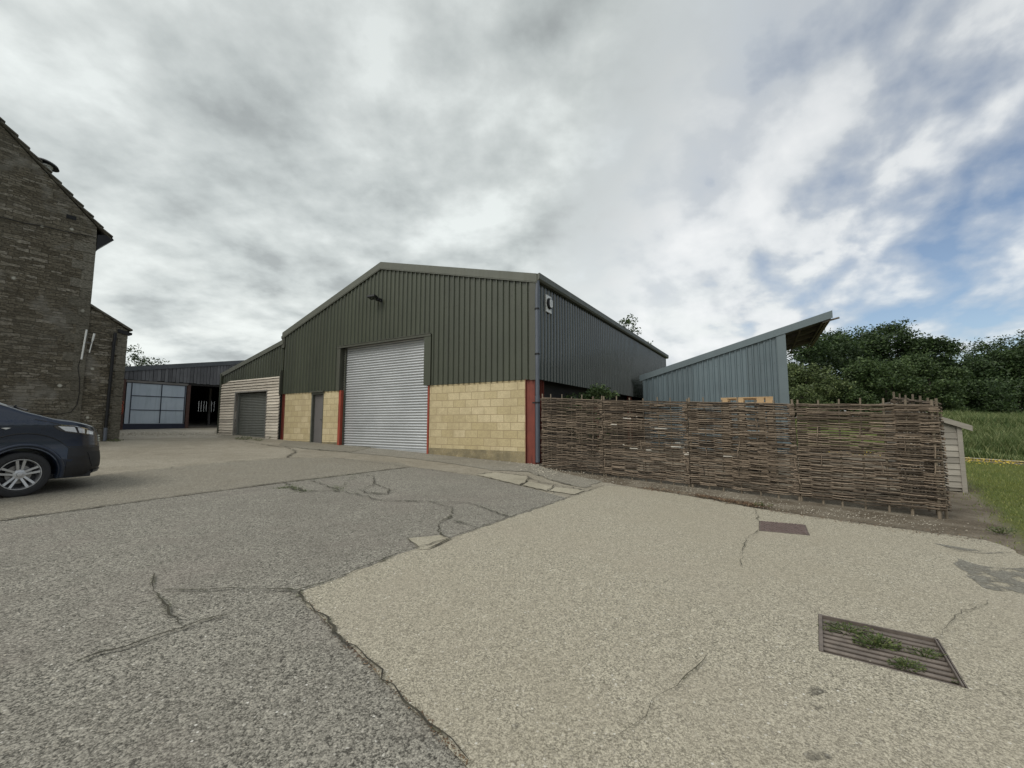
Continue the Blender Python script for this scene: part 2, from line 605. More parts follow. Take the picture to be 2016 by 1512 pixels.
def m_plain(name, col, rough=0.6, metallic=0.0, spec=0.5, var=0.2, scale=8, coat=0.0, bumpy=0.0):
    m, nt, b = principled(name)
    n = nt.noise(coords(nt), scale, 5, 0.6)
    k = nt.maprange(n, 0.3, 0.7, 1 - var, 1 + var)
    nt.put(b.inputs['Base Color'], nt.mix(1.0, col, nt.comb(k, k, k), 'MULTIPLY'))
    nt.put(b.inputs['Roughness'], nt.maprange(n, 0.3, 0.7, max(0.02, rough - 0.06), min(1, rough + 0.08)))
    b.inputs['Metallic'].default_value = metallic
    b.inputs['Specular IOR Level'].default_value = spec
    b.inputs['Coat Weight'].default_value = coat
    b.inputs['Coat Roughness'].default_value = 0.05
    if bumpy:
        bump(nt, b, n, bumpy, 0.01)
    return m


def m_leaf(name, ca, cb, cc, trans=0.25, nscale=0.9):
    m = bpy.data.materials.new(name)
    m.use_nodes = True
    nt = NT(m.node_tree)
    b = nt.n['Principled BSDF']
    g = nt.new('ShaderNodeNewGeometry')
    n = nt.noise(coords(nt), nscale, 4, 0.6)
    c = nt.mix(nt.maprange(n, 0.35, 0.65), ca, cb)
    c = nt.mix(nt.maprange(g.outputs['Random Per Island'], 0.55, 1.0, 0.0, 0.8), c, cc)
    k = nt.maprange(g.outputs['Random Per Island'], 0.0, 1.0, 0.65, 1.3)
    c = nt.mix(1.0, c, nt.comb(k, k, k), 'MULTIPLY')
    nt.put(b.inputs['Base Color'], c)
    b.inputs['Roughness'].default_value = 0.55
    b.inputs['Specular IOR Level'].default_value = 0.35
    t = nt.new('ShaderNodeBsdfTranslucent')
    nt.put(t.inputs[0], c)
    mx = nt.new('ShaderNodeMixShader')
    mx.inputs[0].default_value = trans
    nt.l.new(b.outputs[0], mx.inputs[1])
    nt.l.new(t.outputs[0], mx.inputs[2])
    nt.l.new(mx.outputs[0], nt.n['Material Output'].inputs[0])
    return m


M = {}
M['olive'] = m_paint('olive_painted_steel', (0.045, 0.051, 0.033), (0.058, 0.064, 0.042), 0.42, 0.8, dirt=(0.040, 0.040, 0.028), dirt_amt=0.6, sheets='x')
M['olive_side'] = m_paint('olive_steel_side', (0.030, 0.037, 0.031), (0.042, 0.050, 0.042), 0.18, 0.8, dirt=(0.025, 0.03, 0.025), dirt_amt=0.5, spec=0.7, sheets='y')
M['flashing'] = m_paint('olive_flashing', (0.078, 0.082, 0.064), (0.098, 0.102, 0.080), 0.5, 1.5, dirt=(0.07, 0.07, 0.05), dirt_amt=0.5)
M['dark_flashing'] = m_paint('dark_flashing', (0.045, 0.047, 0.034), (0.06, 0.062, 0.046), 0.5, 1.5)
M['block'] = m_brick('buff_block', 'xz', 0.45, 0.225, 0.010,
                     [(0.0, (0.415, 0.340, 0.195)), (0.5, (0.47, 0.39, 0.235)), (1.0, (0.53, 0.445, 0.285))], (0.29, 0.23, 0.135),
                     stain=(0.31, 0.25, 0.15), stain_amt=0.6, bumps=0.35, bsmooth=0.3, zoff=0.0)
M['plinth'] = m_concrete('plinth_block', (0.20, 0.165, 0.10), (0.34, 0.28, 0.16), (0.07, 0.065, 0.05), 0.95, 0.2)
M['red_steel'] = m_paint('red_oxide_steel', (0.235, 0.036, 0.018), (0.29, 0.052, 0.027), 0.6, 2.0, dirt=(0.035, 0.008, 0.006), dirt_amt=0.8)
M['red_dark'] = m_paint('worn_red_steel', (0.130, 0.027, 0.016), (0.18, 0.038, 0.022), 0.65, 3.0, dirt=(0.02, 0.006, 0.005), dirt_amt=0.95)
M['grey_pvc'] = m_plain('grey_pvc', (0.075, 0.085, 0.105), 0.4, var=0.15, scale=3)
M['galv'] = None


def m_galv():
    m, nt, b = principled('galvanised_slats')
    v = coords(nt)
    st = nt.noise(v, 0.9, 5, 0.6, 0.2)
    fine = nt.noise(v, 40, 4, 0.6)
    c = nt.mix(nt.maprange(st, 0.3, 0.7), (0.46, 0.475, 0.485), (0.53, 0.545, 0.555))
    c = nt.mix(nt.math('MULTIPLY', nt.maprange(fine, 0.5, 0.8), 0.3), c, (0.3, 0.3, 0.31))
    nt.put(b.inputs['Base Color'], c)
    b.inputs['Metallic'].default_value = 0.7
    nt.put(b.inputs['Roughness'], nt.maprange(st, 0.3, 0.7, 0.40, 0.46))
    return m


M['galv'] = m_galv()
M['dark_slats'] = m_paint('dark_shutter_slats', (0.095, 0.10, 0.09), (0.125, 0.13, 0.115), 0.42, 1.5)
M['grey_door'] = m_plain('grey_door_paint', (0.115, 0.108, 0.105), 0.5, var=0.1, scale=2)
M['door_frame'] = m_plain('door_frame_paint', (0.09, 0.092, 0.075), 0.55, var=0.15)
M['pale_boards'] = m_wood('pale_waney_boards', (0.50, 0.445, 0.37), (0.63, 0.57, 0.485), 'x', 5, dark=(0.36, 0.305, 0.245))
M['grey_boards'] = m_wood('silvered_boards', (0.125, 0.125, 0.13), (0.19, 0.19, 0.195), 'z', 5, dark=(0.06, 0.06, 0.06))
M['shed_boards'] = m_wood('shed_boards', (0.235, 0.215, 0.185), (0.32, 0.295, 0.255), 'x', 5, dark=(0.13, 0.115, 0.095))
M['blue_steel'] = m_paint('blue_grey_steel', (0.092, 0.124, 0.138), (0.114, 0.150, 0.165), 0.45, 0.9, dirt=(0.065, 0.08, 0.09), dirt_amt=0.5, sheets='x')
M['blue_trim'] = m_paint('blue_grey_trim', (0.095, 0.122, 0.133), (0.115, 0.148, 0.16), 0.45, 0.9, dirt=(0.08, 0.10, 0.11), dirt_amt=0.4)
M['rusty_soffit'] = m_paint('brown_soffit', (0.060, 0.056, 0.054), (0.095, 0.088, 0.085), 0.8, 2, dirt=(0.05, 0.045, 0.042), dirt_amt=0.6)
M['timber_purlin'] = m_wood('purlin_timber', (0.10, 0.088, 0.075), (0.16, 0.142, 0.122), 'y', 5)
M['stone'] = m_brick('rubble_stone', 'yz', 0.27, 0.078, 0.008,
                     [(0.0, (0.080, 0.069, 0.050)), (0.4, (0.112, 0.097, 0.071)), (0.75, (0.152, 0.135, 0.103)), (1.0, (0.22, 0.20, 0.163))], (0.036, 0.032, 0.025),
                     dist=0.15, stain=(0.095, 0.088, 0.072), stain_amt=0.5, lichen=0.9, bumps=1.0, patch=((0.22, 0.21, 0.185), 0.65), second=(0.42, 0.115))
M['quoin'] = m_brick('quoin_stone', 'yz', 1.7, 1.3, 0.0,
                     [(0.0, (0.100, 0.092, 0.073)), (0.5, (0.13, 0.12, 0.096)), (1.0, (0.165, 0.153, 0.125))], (0.06, 0.052, 0.04),
                     dist=0.3, stain=(0.085, 0.076, 0.058), stain_amt=0.85, lichen=0.5, bumps=1.0, patch=((0.16, 0.15, 0.125), 0.6))
M['stone_tile'] = m_plain('stone_roof_tile', (0.085, 0.078, 0.062), 0.9, var=0.4, scale=6, bumpy=0.6)
M['black'] = m_plain('black_iron', (0.010, 0.010, 0.011), 0.5, spec=0.3, var=0.2)
M['white_plastic'] = m_plain('white_plastic', (0.62, 0.62, 0.60), 0.4, var=0.08)
M['label_grey'] = m_plain('faint_print_grey', (0.25, 0.27, 0.30), 0.5, var=0.1)
M['dark_void'] = m_plain('shaded_wall_black', (0.022, 0.020, 0.018), 0.9, var=0.3)  # near-black walls: shade of board gaps and interiors is in the colour
M['barn_earth'] = m_plain('barn_earth', (0.10, 0.085, 0.065), 0.95, var=0.3, scale=3)
M['tan_panel'] = m_plain('tan_board', (0.42, 0.31, 0.20), 0.8, var=0.12)
M['blue_sheet'] = m_paint('pale_blue_door_sheet', (0.40, 0.46, 0.51), (0.48, 0.54, 0.585), 0.55, 1.2, dirt=(0.28, 0.33, 0.36), dirt_amt=0.6)
M['far_trim'] = m_paint('grey_trim', (0.085, 0.092, 0.098), (0.11, 0.118, 0.125), 0.6, 0.9, dirt=(0.06, 0.065, 0.07), dirt_amt=0.4)
M['navy_bar'] = m_plain('navy_door_rail', (0.018, 0.022, 0.04), 0.5)
M['grey_wood'] = m_wood('grey_rail_wood', (0.16, 0.15, 0.14), (0.24, 0.23, 0.21), 'y', 5)
M['brown_post'] = m_plain('rusty_post', (0.075, 0.038, 0.028), 0.8, var=0.35)
M['orange_rope'] = m_plain('orange_rope', (0.45, 0.10, 0.05), 0.8)
M['van_paint'] = m_plain('navy_van_paint', (0.013, 0.021, 0.040), 0.28, 0.2, 0.45, var=0.05, scale=2, coat=0.45)
M['van_black'] = m_plain('black_van_plastic', (0.012, 0.012, 0.014), 0.5, var=0.15, scale=20)
M['rubber'] = m_plain('tyre_rubber', (0.020, 0.020, 0.021), 0.75, var=0.25, scale=30)
M['alloy'] = m_plain('silver_wheel', (0.48, 0.48, 0.49), 0.32, 0.75, var=0.06)
M['brake'] = m_plain('brake_disc', (0.24, 0.23, 0.22), 0.45, 0.8, var=0.2)
M['lamp_glass'] = m_plain('lamp_lens', (0.72, 0.76, 0.82), 0.12, 0.25, var=0.15, scale=14, coat=1.0)
M['lamp_dark'] = m_plain('lamp_bezel', (0.03, 0.032, 0.04), 0.15, 0.2, coat=1.0)
M['window_glass'] = m_plain('dark_van_glass', (0.012, 0.015, 0.018), 0.04, 0.0, 0.8, var=0.05, coat=1.0)
M['chrome'] = m_plain('bright_trim', (0.62, 0.62, 0.64), 0.15, 1.0, var=0.05)
M['cast_iron'] = m_paint('rusty_cast_iron', (0.100, 0.072, 0.064), (0.145, 0.105, 0.095), 0.7, 14, dirt=(0.05, 0.04, 0.035), dirt_amt=0.6, bumpy=0.3)
M['grid_steel'] = m_paint('rusty_grid_steel', (0.075, 0.060, 0.050), (0.165, 0.135, 0.112), 0.5, 7, dirt=(0.035, 0.028, 0.022), dirt_amt=0.8, bumpy=0.2, axes=(1, 1, 1))
M['pit'] = m_plain('pit_shade_black', (0.010, 0.009, 0.007), 0.95, spec=0.05)  # near-black, puts the shade between the grid bars into the colour
M['pallet'] = m_wood('pallet_wood', (0.40, 0.265, 0.14), (0.52, 0.365, 0.21), 'x', 6, dark=(0.22, 0.13, 0.06))
M['pallet_old'] = m_wood('old_pallet_wood', (0.20, 0.155, 0.11), (0.28, 0.225, 0.165), 'x', 6)
M['rod'] = m_wood('hazel_rod', (0.080, 0.060, 0.043), (0.235, 0.185, 0.138), 'x', 9, dark=(0.045, 0.034, 0.026), knots=False, isl=(0.20, 1.45))
M['rod_pale'] = m_wood('peeled_rod', (0.36, 0.33, 0.28), (0.56, 0.53, 0.47), 'x', 9, dark=(0.2, 0.17, 0.13), knots=False)
M['stake'] = m_wood('hazel_stake', (0.13, 0.105, 0.075), (0.22, 0.18, 0.135), 'z', 9, knots=False)
M['bark'] = m_plain('bark', (0.055, 0.045, 0.035), 0.9, var=0.4, scale=5, bumpy=0.5)
M['leaf_dark'] = m_leaf('leaf_dark', (0.024, 0.047, 0.015), (0.038, 0.066, 0.021), (0.068, 0.102, 0.034))
M['leaf_mid'] = m_leaf('leaf_mid', (0.036, 0.066, 0.020), (0.056, 0.090, 0.029), (0.095, 0.130, 0.048))
M['leaf_pale'] = m_leaf('leaf_pale', (0.058, 0.086, 0.028), (0.082, 0.112, 0.040), (0.14, 0.165, 0.068))
M['grass'] = m_leaf('grass_blade', (0.125, 0.165, 0.034), (0.175, 0.205, 0.048), (0.25, 0.24, 0.09), 0.3, 0.5)
M['tall_grass'] = m_leaf('tall_grass_blade', (0.090, 0.140, 0.042), (0.140, 0.185, 0.064), (0.27, 0.27, 0.13), 0.3, 0.35)
M['yellow'] = m_plain('buttercup_yellow', (0.72, 0.52, 0.03), 0.6)
M['weed'] = m_leaf('weed_leaf', (0.055, 0.085, 0.025), (0.09, 0.12, 0.035), (0.14, 0.15, 0.06), 0.25, 9)
M['debris'] = m_leaf('dead_leaf', (0.085, 0.050, 0.030), (0.13, 0.080, 0.048), (0.20, 0.14, 0.08), 0.0, 6)
M['pebble'] = m_plain('pebble', (0.36, 0.33, 0.27), 0.9, var=0.5, scale=12)
M['crack'] = m_plain('mossy_crack', (0.040, 0.036, 0.024), 0.95, var=0.5, scale=14)

def m_fringe():
    m, nt, b = principled('crumbled_edge_dirt')
    v = coords(nt)
    n = nt.noise(v, 38, 5, 0.7)
    g = nt.noise(v, 4.0, 3, 0.5)
    nt.put(b.inputs['Base Color'], nt.mix(nt.maprange(g, 0.45, 0.6), (0.070, 0.060, 0.043), (0.062, 0.066, 0.030)))
    b.inputs['Roughness'].default_value = 0.95
    nt.put(b.inputs['Alpha'], nt.math('MULTIPLY', nt.maprange(nt.math('ADD', n, nt.math('MULTIPLY', nt.math('SUBTRACT', g, 0.5), 0.5)), 0.50, 0.62), 0.6))
    return m


M['fringe'] = m_fringe()

# ground surfaces
M['yard'] = m_concrete('old_tan_concrete', (0.17, 0.152, 0.118), (0.37, 0.338, 0.272), (0.155, 0.134, 0.098), 0.75, 0.3, 70)
M['slab_grey'] = m_concrete('grey_exposed_aggregate', (0.034, 0.032, 0.026), (0.395, 0.372, 0.315), (0.115, 0.103, 0.087), 0.45, 0.30, 105, tint=(0.20, 0.172, 0.15))
M['slab_brushed'] = m_concrete('brushed_concrete', (0.095, 0.087, 0.069), (0.325, 0.30, 0.243), (0.18, 0.158, 0.122), 0.5, 0.35, 95, groove=(R(-28), 0.115), relief=0.3)
M['slab_pale'] = m_concrete('pale_concrete', (0.105, 0.095, 0.071), (0.535, 0.49, 0.385), (0.27, 0.24, 0.18), 0.50, 0.35, 140, tint=(0.30, 0.265, 0.21), relief=0.25)
M['patch_pale'] = m_concrete('smooth_patch', (0.23, 0.21, 0.16), (0.44, 0.405, 0.32), (0.20, 0.18, 0.135), 0.7, 0.3, 90)
M['apron'] = m_concrete('dark_apron', (0.13, 0.12, 0.095), (0.26, 0.24, 0.19), (0.13, 0.115, 0.09), 0.5, 0.4, 80)
M['tarmac'] = m_concrete('gravelly_tarmac', (0.115, 0.108, 0.09), (0.33, 0.305, 0.25), (0.13, 0.118, 0.092), 0.5, 0.75, 60)
M['gravel'] = m_concrete('stony_gravel', (0.24, 0.215, 0.175), (0.50, 0.46, 0.385), (0.22, 0.19, 0.15), 0.5, 0.7, 40)
M['damp'] = m_concrete('damp_concrete', (0.11, 0.105, 0.088), (0.31, 0.295, 0.25), (0.13, 0.12, 0.10), 0.4, 0.3, 85)


def ragged(m, lo=0.40, hi=0.52, amt=0.85):
    nt = NT(m.node_tree)
    n = nt.noise(coords(nt), 7.0, 7, 0.7)
    nt.put(nt.n['Principled BSDF'].inputs['Alpha'], nt.math('MULTIPLY', nt.maprange(n, lo, hi), amt))


ragged(M['damp'])
M['oil'] = m_plain('oily_stain', (0.055, 0.050, 0.042), 0.8, var=0.3)
ragged(M['oil'], 0.46, 0.66, 0.65)


def m_terrain():
    m, nt, b = principled('soil_and_turf')
    v = coords(nt)
    at = nt.new('ShaderNodeAttribute', attribute_name='turf')
    n = nt.noise(v, 1.6, 7, 0.65)
    fn = nt.noise(v, 45, 5, 0.7)
    soil = nt.mix(nt.maprange(fn, 0.3, 0.7), (0.050, 0.040, 0.029), (0.185, 0.152, 0.112))
    soil = nt.mix(nt.maprange(n, 0.42, 0.64, 0.0, 0.60), soil, (0.27, 0.24, 0.19))
    turf = nt.mix(nt.maprange(fn, 0.3, 0.7), (0.065, 0.085, 0.023), (0.125, 0.150, 0.042))
    turf = nt.mix(nt.maprange(n, 0.52, 0.72, 0, 0.6), turf, (0.13, 0.105, 0.05))
    f = nt.maprange(nt.math('ADD', at.outputs['Fac'], nt.math('MULTIPLY', nt.math('SUBTRACT', n, 0.5), 0.9)), 0.35, 0.65)
    nt.put(b.inputs['Base Color'], nt.mix(f, soil, turf))
    b.inputs['Roughness'].default_value = 0.95
    b.inputs['Specular IOR Level'].default_value = 0.15
    bump(nt, b, fn, 0.7, 0.03)
    return m


M['terrain'] = m_terrain()

# ------------------------------------------------------------------ the ground
FA = Vector((0.75, 10.87, 0))     # the hurdle fence starts at the barn's corner
FB = Vector((6.42, 6.37, 0))      # and ends here
FD = (FB - FA).normalized()
FN = Vector((-FD.y, FD.x, 0))     # away from the yard


def yard_edge(x, y):
    """signed distance past the fence line, on the field side"""
    return (Vector((x, y, 0)) - FA).dot(FN)


LAWN0 = G(1905, 985)


def turf_at(x, y):
    """1 on the lawn and the field, 0 on bare soil"""
    t = smooth(-0.35, 0.7, (x - 5.9) * 0.73 - (y - 5.1) * 0.68)
    s = bank_s(x, y)
    t = max(t, smooth(0.6, 1.4, s))
    if -0.9 < s < 0.9:
        t *= 0.25
    return t


def axis(lo, hi, step, ext):
    a = [lo + i * step for i in range(int(round((hi - lo) / step)) + 1)]
    return [lo - e for e in reversed(ext)] + a + [hi + e for e in ext]


xs = axis(-30, 42, 0.5, [4, 10, 20, 40, 90, 180, 400])
ys = axis(-8, 52, 0.5, [4, 10, 20, 40, 90, 180, 400])
tm = MB()
tm.v = [(x, y, height(x, y) - 0.02 - (0.5 if 1.4 < x < 3.3 and 1.9 < y < 3.7 else 0.0)) for y in ys for x in xs]
nx = len(xs)
tm.f = [(j * nx + i, j * nx + i + 1, (j + 1) * nx + i + 1, (j + 1) * nx + i) for j in range(len(ys) - 1) for i in range(nx - 1)]
ground = tm.build('ground', M['terrain'], recalc=False)
tag(ground, kind='structure')
att = ground.data.attributes.new('turf', 'FLOAT', 'POINT')
att.data.foreach_set('value', [turf_at(v[0], v[1]) for v in tm.v])


GRID_C = [G(1611, 1212), G(1848, 1262), G(1908, 1361), G(1612, 1286)]


def sheet(name, pts, mat, level, jitter=0.012, step=0.12, far=14, hole=None):
    """a slab of the yard: polygon of ground points, edges slightly ragged"""
    rnd = random.Random(hash(name) % 1000 + len(pts) * 7 + level)
    rnd = random.Random(len(pts) * 31 + level * 7 + int(abs(pts[0][0]) * 100))
    out = []
    n = len(pts)
    for i in range(n):
        a, b = Vector(pts[i]), Vector(pts[(i + 1) % n])
        L = (b - a).length
        k = max(1, int(L / step)) if max(a.length, b.length) < far * 2 else 1
        d = (b - a).normalized() if L > 0 else Vector((1, 0))
        nrm = Vector((-d.y, d.x))
        for j in range(k):
            p = a + (b - a) * (j / k)
            if k > 1:
                p = p + nrm * rnd.gauss(0, jitter)
            out.append(p)
    mb = MB()
    z = 0.004 * level
    vs = [(p.x, p.y, plane_h(p.x, p.y) + z) for p in out]
    loops = [[Vector((p.x, p.y, 0)) for p in out]]
    if hole:
        loops.append([Vector((q[0], q[1], 0)) for q in hole])
        vs += [(q[0], q[1], plane_h(q[0], q[1]) + z) for q in hole]
    tri = tessellate_polygon(loops)
    mb.add(vs, [tuple(t) for t in tri])
    o = mb.build(name, mat, recalc=False)
    me = o.data
    if len(me.polygons) and me.polygons[0].normal.z < 0:
        me.flip_normals()
    return tag(o, kind='structure')


edge_px = [(1070, 922), (1188, 950), (1262, 962), (1400, 985), (1500, 1004), (1650, 1026), (1800, 1046), (1900, 1058), (1950, 1067), (1985, 1080), (2016, 1098)]
edge = [G(*q) for q in edge_px]
yard_pts = [(-40, -12), (5.2, -12), (5.5, 0.0), (5.75, 2.6), (5.72, 4.1)] + list(reversed(edge)) + \
           [(-1.0, 14.0), (-12.0, 40.0), (-40, 40)]
sheet('yard', yard_pts, M['yard'], 1, 0.015, hole=GRID_C)

# joint between the grey slabs and the pale one
J0, J1, J2 = G(587, 1168), G(1190, 957), G(925, 1512)
ext = lambda a, b, t: (a[0] + (b[0] - a[0]) * t, a[1] + (b[1] - a[1]) * t)
pale = [J0, G(700, 1128), G(770, 1098), G(885, 1063), G(1000, 1022), G(1110, 985), J1] + [G(*q) for q in edge_px[2:]] + \
       [(5.70, 4.1), (5.73, 2.6), (5.48, 0.0), (5.1, -5.0), (3.5, -11), (1.2, -8), ext(J0, J2, 3.0), J2, G(848, 1432), G(800, 1390), G(735, 1318), G(680, 1270), G(640, 1225)]
sheet('pale_concrete_slab', pale, M['slab_pale'], 3, 0.012, hole=GRID_C)
A0, A1, A2, A3 = G(0, 1027), G(300, 985), G(560, 951), G(812, 920)
grey_slab = [A3, A2, A1, A0, ext(A1, A0, 2.6), (-14, 1.5), (-12, -11), (1.1, -8), ext(J0, J2, 3.0), J2, G(848, 1432), G(735, 1318), J0, G(700, 1128), G(885, 1063), G(1000, 1022), G(1120, 982),
             G(1060, 966), G(940, 938)]
sheet('grey_aggregate_slab', grey_slab, M['slab_grey'], 2, 0.012)
brushed = [G(808, 920), G(790, 912), G(655, 902), G(560, 903), G(400, 915), G(190, 938), G(0, 962), (-11.5, 6.2), (-12.0, 4.2), ext(A1, A0, 2.55), A0, A1, A2]
sheet('brushed_concrete_slab', brushed, M['slab_brushed'], 3, 0.010)
sheet('concrete_apron', [G(548, 877), G(560, 868), G(663, 872), G(745, 876), G(730, 882), G(690, 891), G(600, 884)], M['apron'], 3, 0.02)
sheet('tarmac_apron', [G(690, 892), G(735, 882), G(842, 880), G(1040, 905), G(1062, 918), G(1105, 932), G(1186, 948), G(1150, 962), G(1085, 946), G(1040, 930), G(965, 926), G(900, 915), G(800, 902)], M['tarmac'], 3, 0.03)
for k, q in enumerate([[(938, 936), (975, 931), (1036, 939), (1040, 948), (1025, 957)], [(1028, 957), (1042, 949), (1090, 960), (1078, 968)], [(1081, 968), (1094, 961), (1152, 967), (1130, 975)],
                       [(801, 1063), (868, 1056), (889, 1064), (845, 1085), (826, 1084)]]):
    sheet('concrete_patch', [G(*p) for p in q], M['patch_pale'], 4, 0.01)
sheet('gravel_strip', [G(232, 850), G(250, 846), G(330, 846), G(420, 848), G(432, 858), G(425, 862), G(340, 862), G(228, 866)], M['gravel'], 2, 0.08)
sheet('damp_patch', [G(1885, 1102), G(1915, 1112), G(1940, 1118), G(1995, 1122), G(2016, 1120), G(2060, 1130), G(2060, 1178), G(2016, 1172), G(1960, 1166), G(1935, 1160), G(1918, 1146), G(1906, 1130)], M['damp'], 4, 0.03)
for k, (px, py, sx_, sy_) in enumerate(((1608, 1490, 38, 16), (1604, 1366, 24, 9), (1612, 1398, 16, 6), (1010, 1436, 20, 7))):
    sheet('oil_stain', [G(px + sx_ * math.cos(a_) * (0.7 + 0.3 * math.sin(3 * a_ + k)), py + sy_ * math.sin(a_)) for a_ in [i_ * 0.6283 for i_ in range(10)]], M['oil'], 4, 0.004, 0.03)
sheet('damp_streak', [G(1838, 1072), G(1900, 1082), G(1990, 1090), G(1995, 1094), G(1890, 1088)], M['damp'], 4, 0.02)

# cracks and mossy joints, strips of uneven width laid in the slabs
ck = MB()
fr = MB()


def crack(pix, w, wander=0.02, level=7, seed=0, world=False, fringe=False):
    if not fringe:
        crack(pix, w * 2.4, wander, level - 1, seed, world, True)
        w *= 0.75
    rnd = random.Random(seed + int(pix[0][0]))
    pts = [Vector(p) if world else Vector(G(*p)) for p in pix]
    line = []
    for a, b in zip(pts, pts[1:]):
        L = (b - a).length
        k = max(1, int(L / 0.07))
        d = (b - a) / max(L, 1e-6)
        n = Vector((-d.y, d.x))
        for j in range(k):
            line.append(a + (b - a) * (j / k) + n * rnd.gauss(0, wander))
    line.append(pts[-1])
    vs = []
    w *= 0.42 + 0.58 * min(1.0, max(0.0, (pts[0].length - 3.0) / 6.0))
    for i, p in enumerate(line):
        d = (line[min(i + 1, len(line) - 1)] - line[max(i - 1, 0)])
        d = d.normalized() if d.length > 0 else Vector((1, 0))
        n = Vector((-d.y, d.x))
        ww = w * (0.35 + 1.1 * abs(mnoise.noise(Vector((p.x * 2.3, p.y * 2.3, 3.7)))) * 1.6) * (0.6 + 0.5 * rnd.random())
        if i in (0, len(line) - 1):
            ww *= 0.3
        off = rnd.gauss(0, w * 0.15)
        for s in (-1, 1):
            q = p + n * (s * ww / 2 + off)
            vs.append((q.x, q.y, plane_h(q.x, q.y) + 0.004 * level))
    (ck if not fringe else fr).add(vs, [(2 * i, 2 * i + 1, 2 * i + 3, 2 * i + 2) for i in range(len(line) - 1)])


crack([(587, 1168), (640, 1225), (680, 1270), (735, 1318), (800, 1390), (848, 1432), (925, 1512)], 0.042, 0.013)
crack([(587, 1168), (700, 1128), (770, 1098), (885, 1063), (1000, 1022), (1110, 985), (1190, 957)], 0.034, 0.010)
crack([(0, 1027), (150, 1007), (300, 985), (560, 951), (700, 934), (812, 920)], 0.030, 0.012)
crack([(187, 939), (400, 915), (560, 903), (650, 902)], 0.030, 0.02)
crack([(650, 902), (800, 920), (940, 938), (1060, 965), (1130, 978)], 0.020, 0.02)
crack([(560, 951), (572, 962), (600, 970), (660, 968), (700, 975), (755, 988), (840, 990), (915, 992), (960, 1005), (1000, 1020)], 0.030, 0.02, seed=3)
crack([(700, 934), (735, 940), (738, 955), (765, 965), (765, 975), (720, 972), (708, 967), (737, 955)], 0.028, 0.012, seed=4)
crack([(610, 948), (640, 957), (668, 968)], 0.02, 0.015)
crack([(955, 1001), (1010, 1000), (1045, 1004)], 0.012, 0.01)
crack([(840, 990), (890, 1002), (888, 1020), (870, 1028), (862, 1045), (868, 1056), (889, 1064)], 0.028, 0.015, seed=6)
crack([(888, 1028), (920, 1035), (945, 1045)], 0.03, 0.012)
crack([(868, 1056), (801, 1063), (826, 1084)], 0.026, 0.008)
crack([(845, 1085), (870, 1072), (889, 1064)], 0.05, 0.01)
crack([(938, 936), (975, 931), (1036, 939), (1060, 950), (1100, 958), (1152, 967)], 0.035, 0.02)
crack([(1040, 941), (1036, 950), (1024, 957)], 0.03, 0.01)
crack([(1092, 957), (1078, 968)], 0.03, 0.01)
crack([(965, 926), (1040, 930), (1085, 946), (1130, 958)], 0.02, 0.025)
crack([(587, 1168), (520, 1167), (450, 1165), (350, 1168), (315, 1167)], 0.042, 0.008)
crack([(305, 1135), (300, 1165), (318, 1195), (345, 1225), (360, 1240)], 0.030, 0.010, seed=2)
crack([(455, 1215), (400, 1228), (360, 1242), (300, 1262), (240, 1280), (150, 1310)], 0.062, 0.008)
crack([(560, 880), (585, 890), (572, 897), (565, 902)], 0.05, 0.03)
crack([(480, 870), (545, 880), (610, 885), (690, 892)], 0.045, 0.04)
crack([(1395, 1295), (1370, 1325), (1330, 1360), (1290, 1390), (1270, 1420), (1215, 1455), (1130, 1500)], 0.010, 0.008, seed=8)
crack([(1494, 1047), (1470, 1065), (1462, 1090), (1458, 1120)], 0.011, 0.012, seed=9)
crack([(1490, 1028), (1488, 1005)], 0.016, 0.012)
crack([(1613, 1211), (1580, 1195), (1545, 1170)], 0.009, 0.006)
crack([(1848, 1263), (1880, 1225), (1900, 1210), (1945, 1195), (1950, 1185)], 0.011, 0.008)
crack([(1900, 1340), (1950, 1358), (2000, 1380)], 0.011, 0.006)
crack([(1613, 1285), (1560, 1275)], 0.008, 0.005)
crack([(1500, 1004), (1650, 1026), (1800, 1046), (1950, 1067)], 0.035, 0.02)
crack([(1262, 962), (1400, 985), (1500, 1004)], 0.030, 0.03)
tag(ck.build('mossy_cracks', M['crack'], recalc=False), kind='structure')
tag(fr.build('crumbled_crack_edges', M['fringe'], recalc=False), kind='structure')

# field path
pth = [(8.5, 24.6), (17.2, 15.95), (18.15, 15.05), (26, 7.2), (26.3, 7.6), (18.5, 15.35), (17.55, 16.25), (8.8, 25.0)]
pm = MB()
pm.add([(x, y, plane_h(x, y) + 0.03) for x, y in pth], [(0, 1, 6, 7), (1, 2, 5, 6), (2, 3, 4, 5)])
po = pm.build('path', M['patch_pale'])
tag(po, kind='structure')

# ------------------------------------------------------------------ corrugated sheeting
PITCH_R = 0.2


def rib_profile(u0, u1):
    """box-profile points (u, outward offset) between u0 and u1; ribs at multiples of 0.2"""
    pts = []
    k = math.floor(u0 / PITCH_R) - 1
    while k * PITCH_R < u1 + PITCH_R:
        c = k * PITCH_R
        for du, h in ((-0.042, 0.0), (-0.020, 0.040), (0.020, 0.040), (0.042, 0.0)):
            pts.append((c + du, h))
        k += 1

    def at(u):
        for (a, ha), (b, hb) in zip(pts, pts[1:]):
            if a <= u <= b:
                return ha + (hb - ha) * (u - a) / (b - a) if b > a else ha
        return 0.0
    res = [(u0, at(u0))] + [p for p in pts if u0 + 1e-4 < p[0] < u1 - 1e-4] + [(u1, at(u1))]
    return res


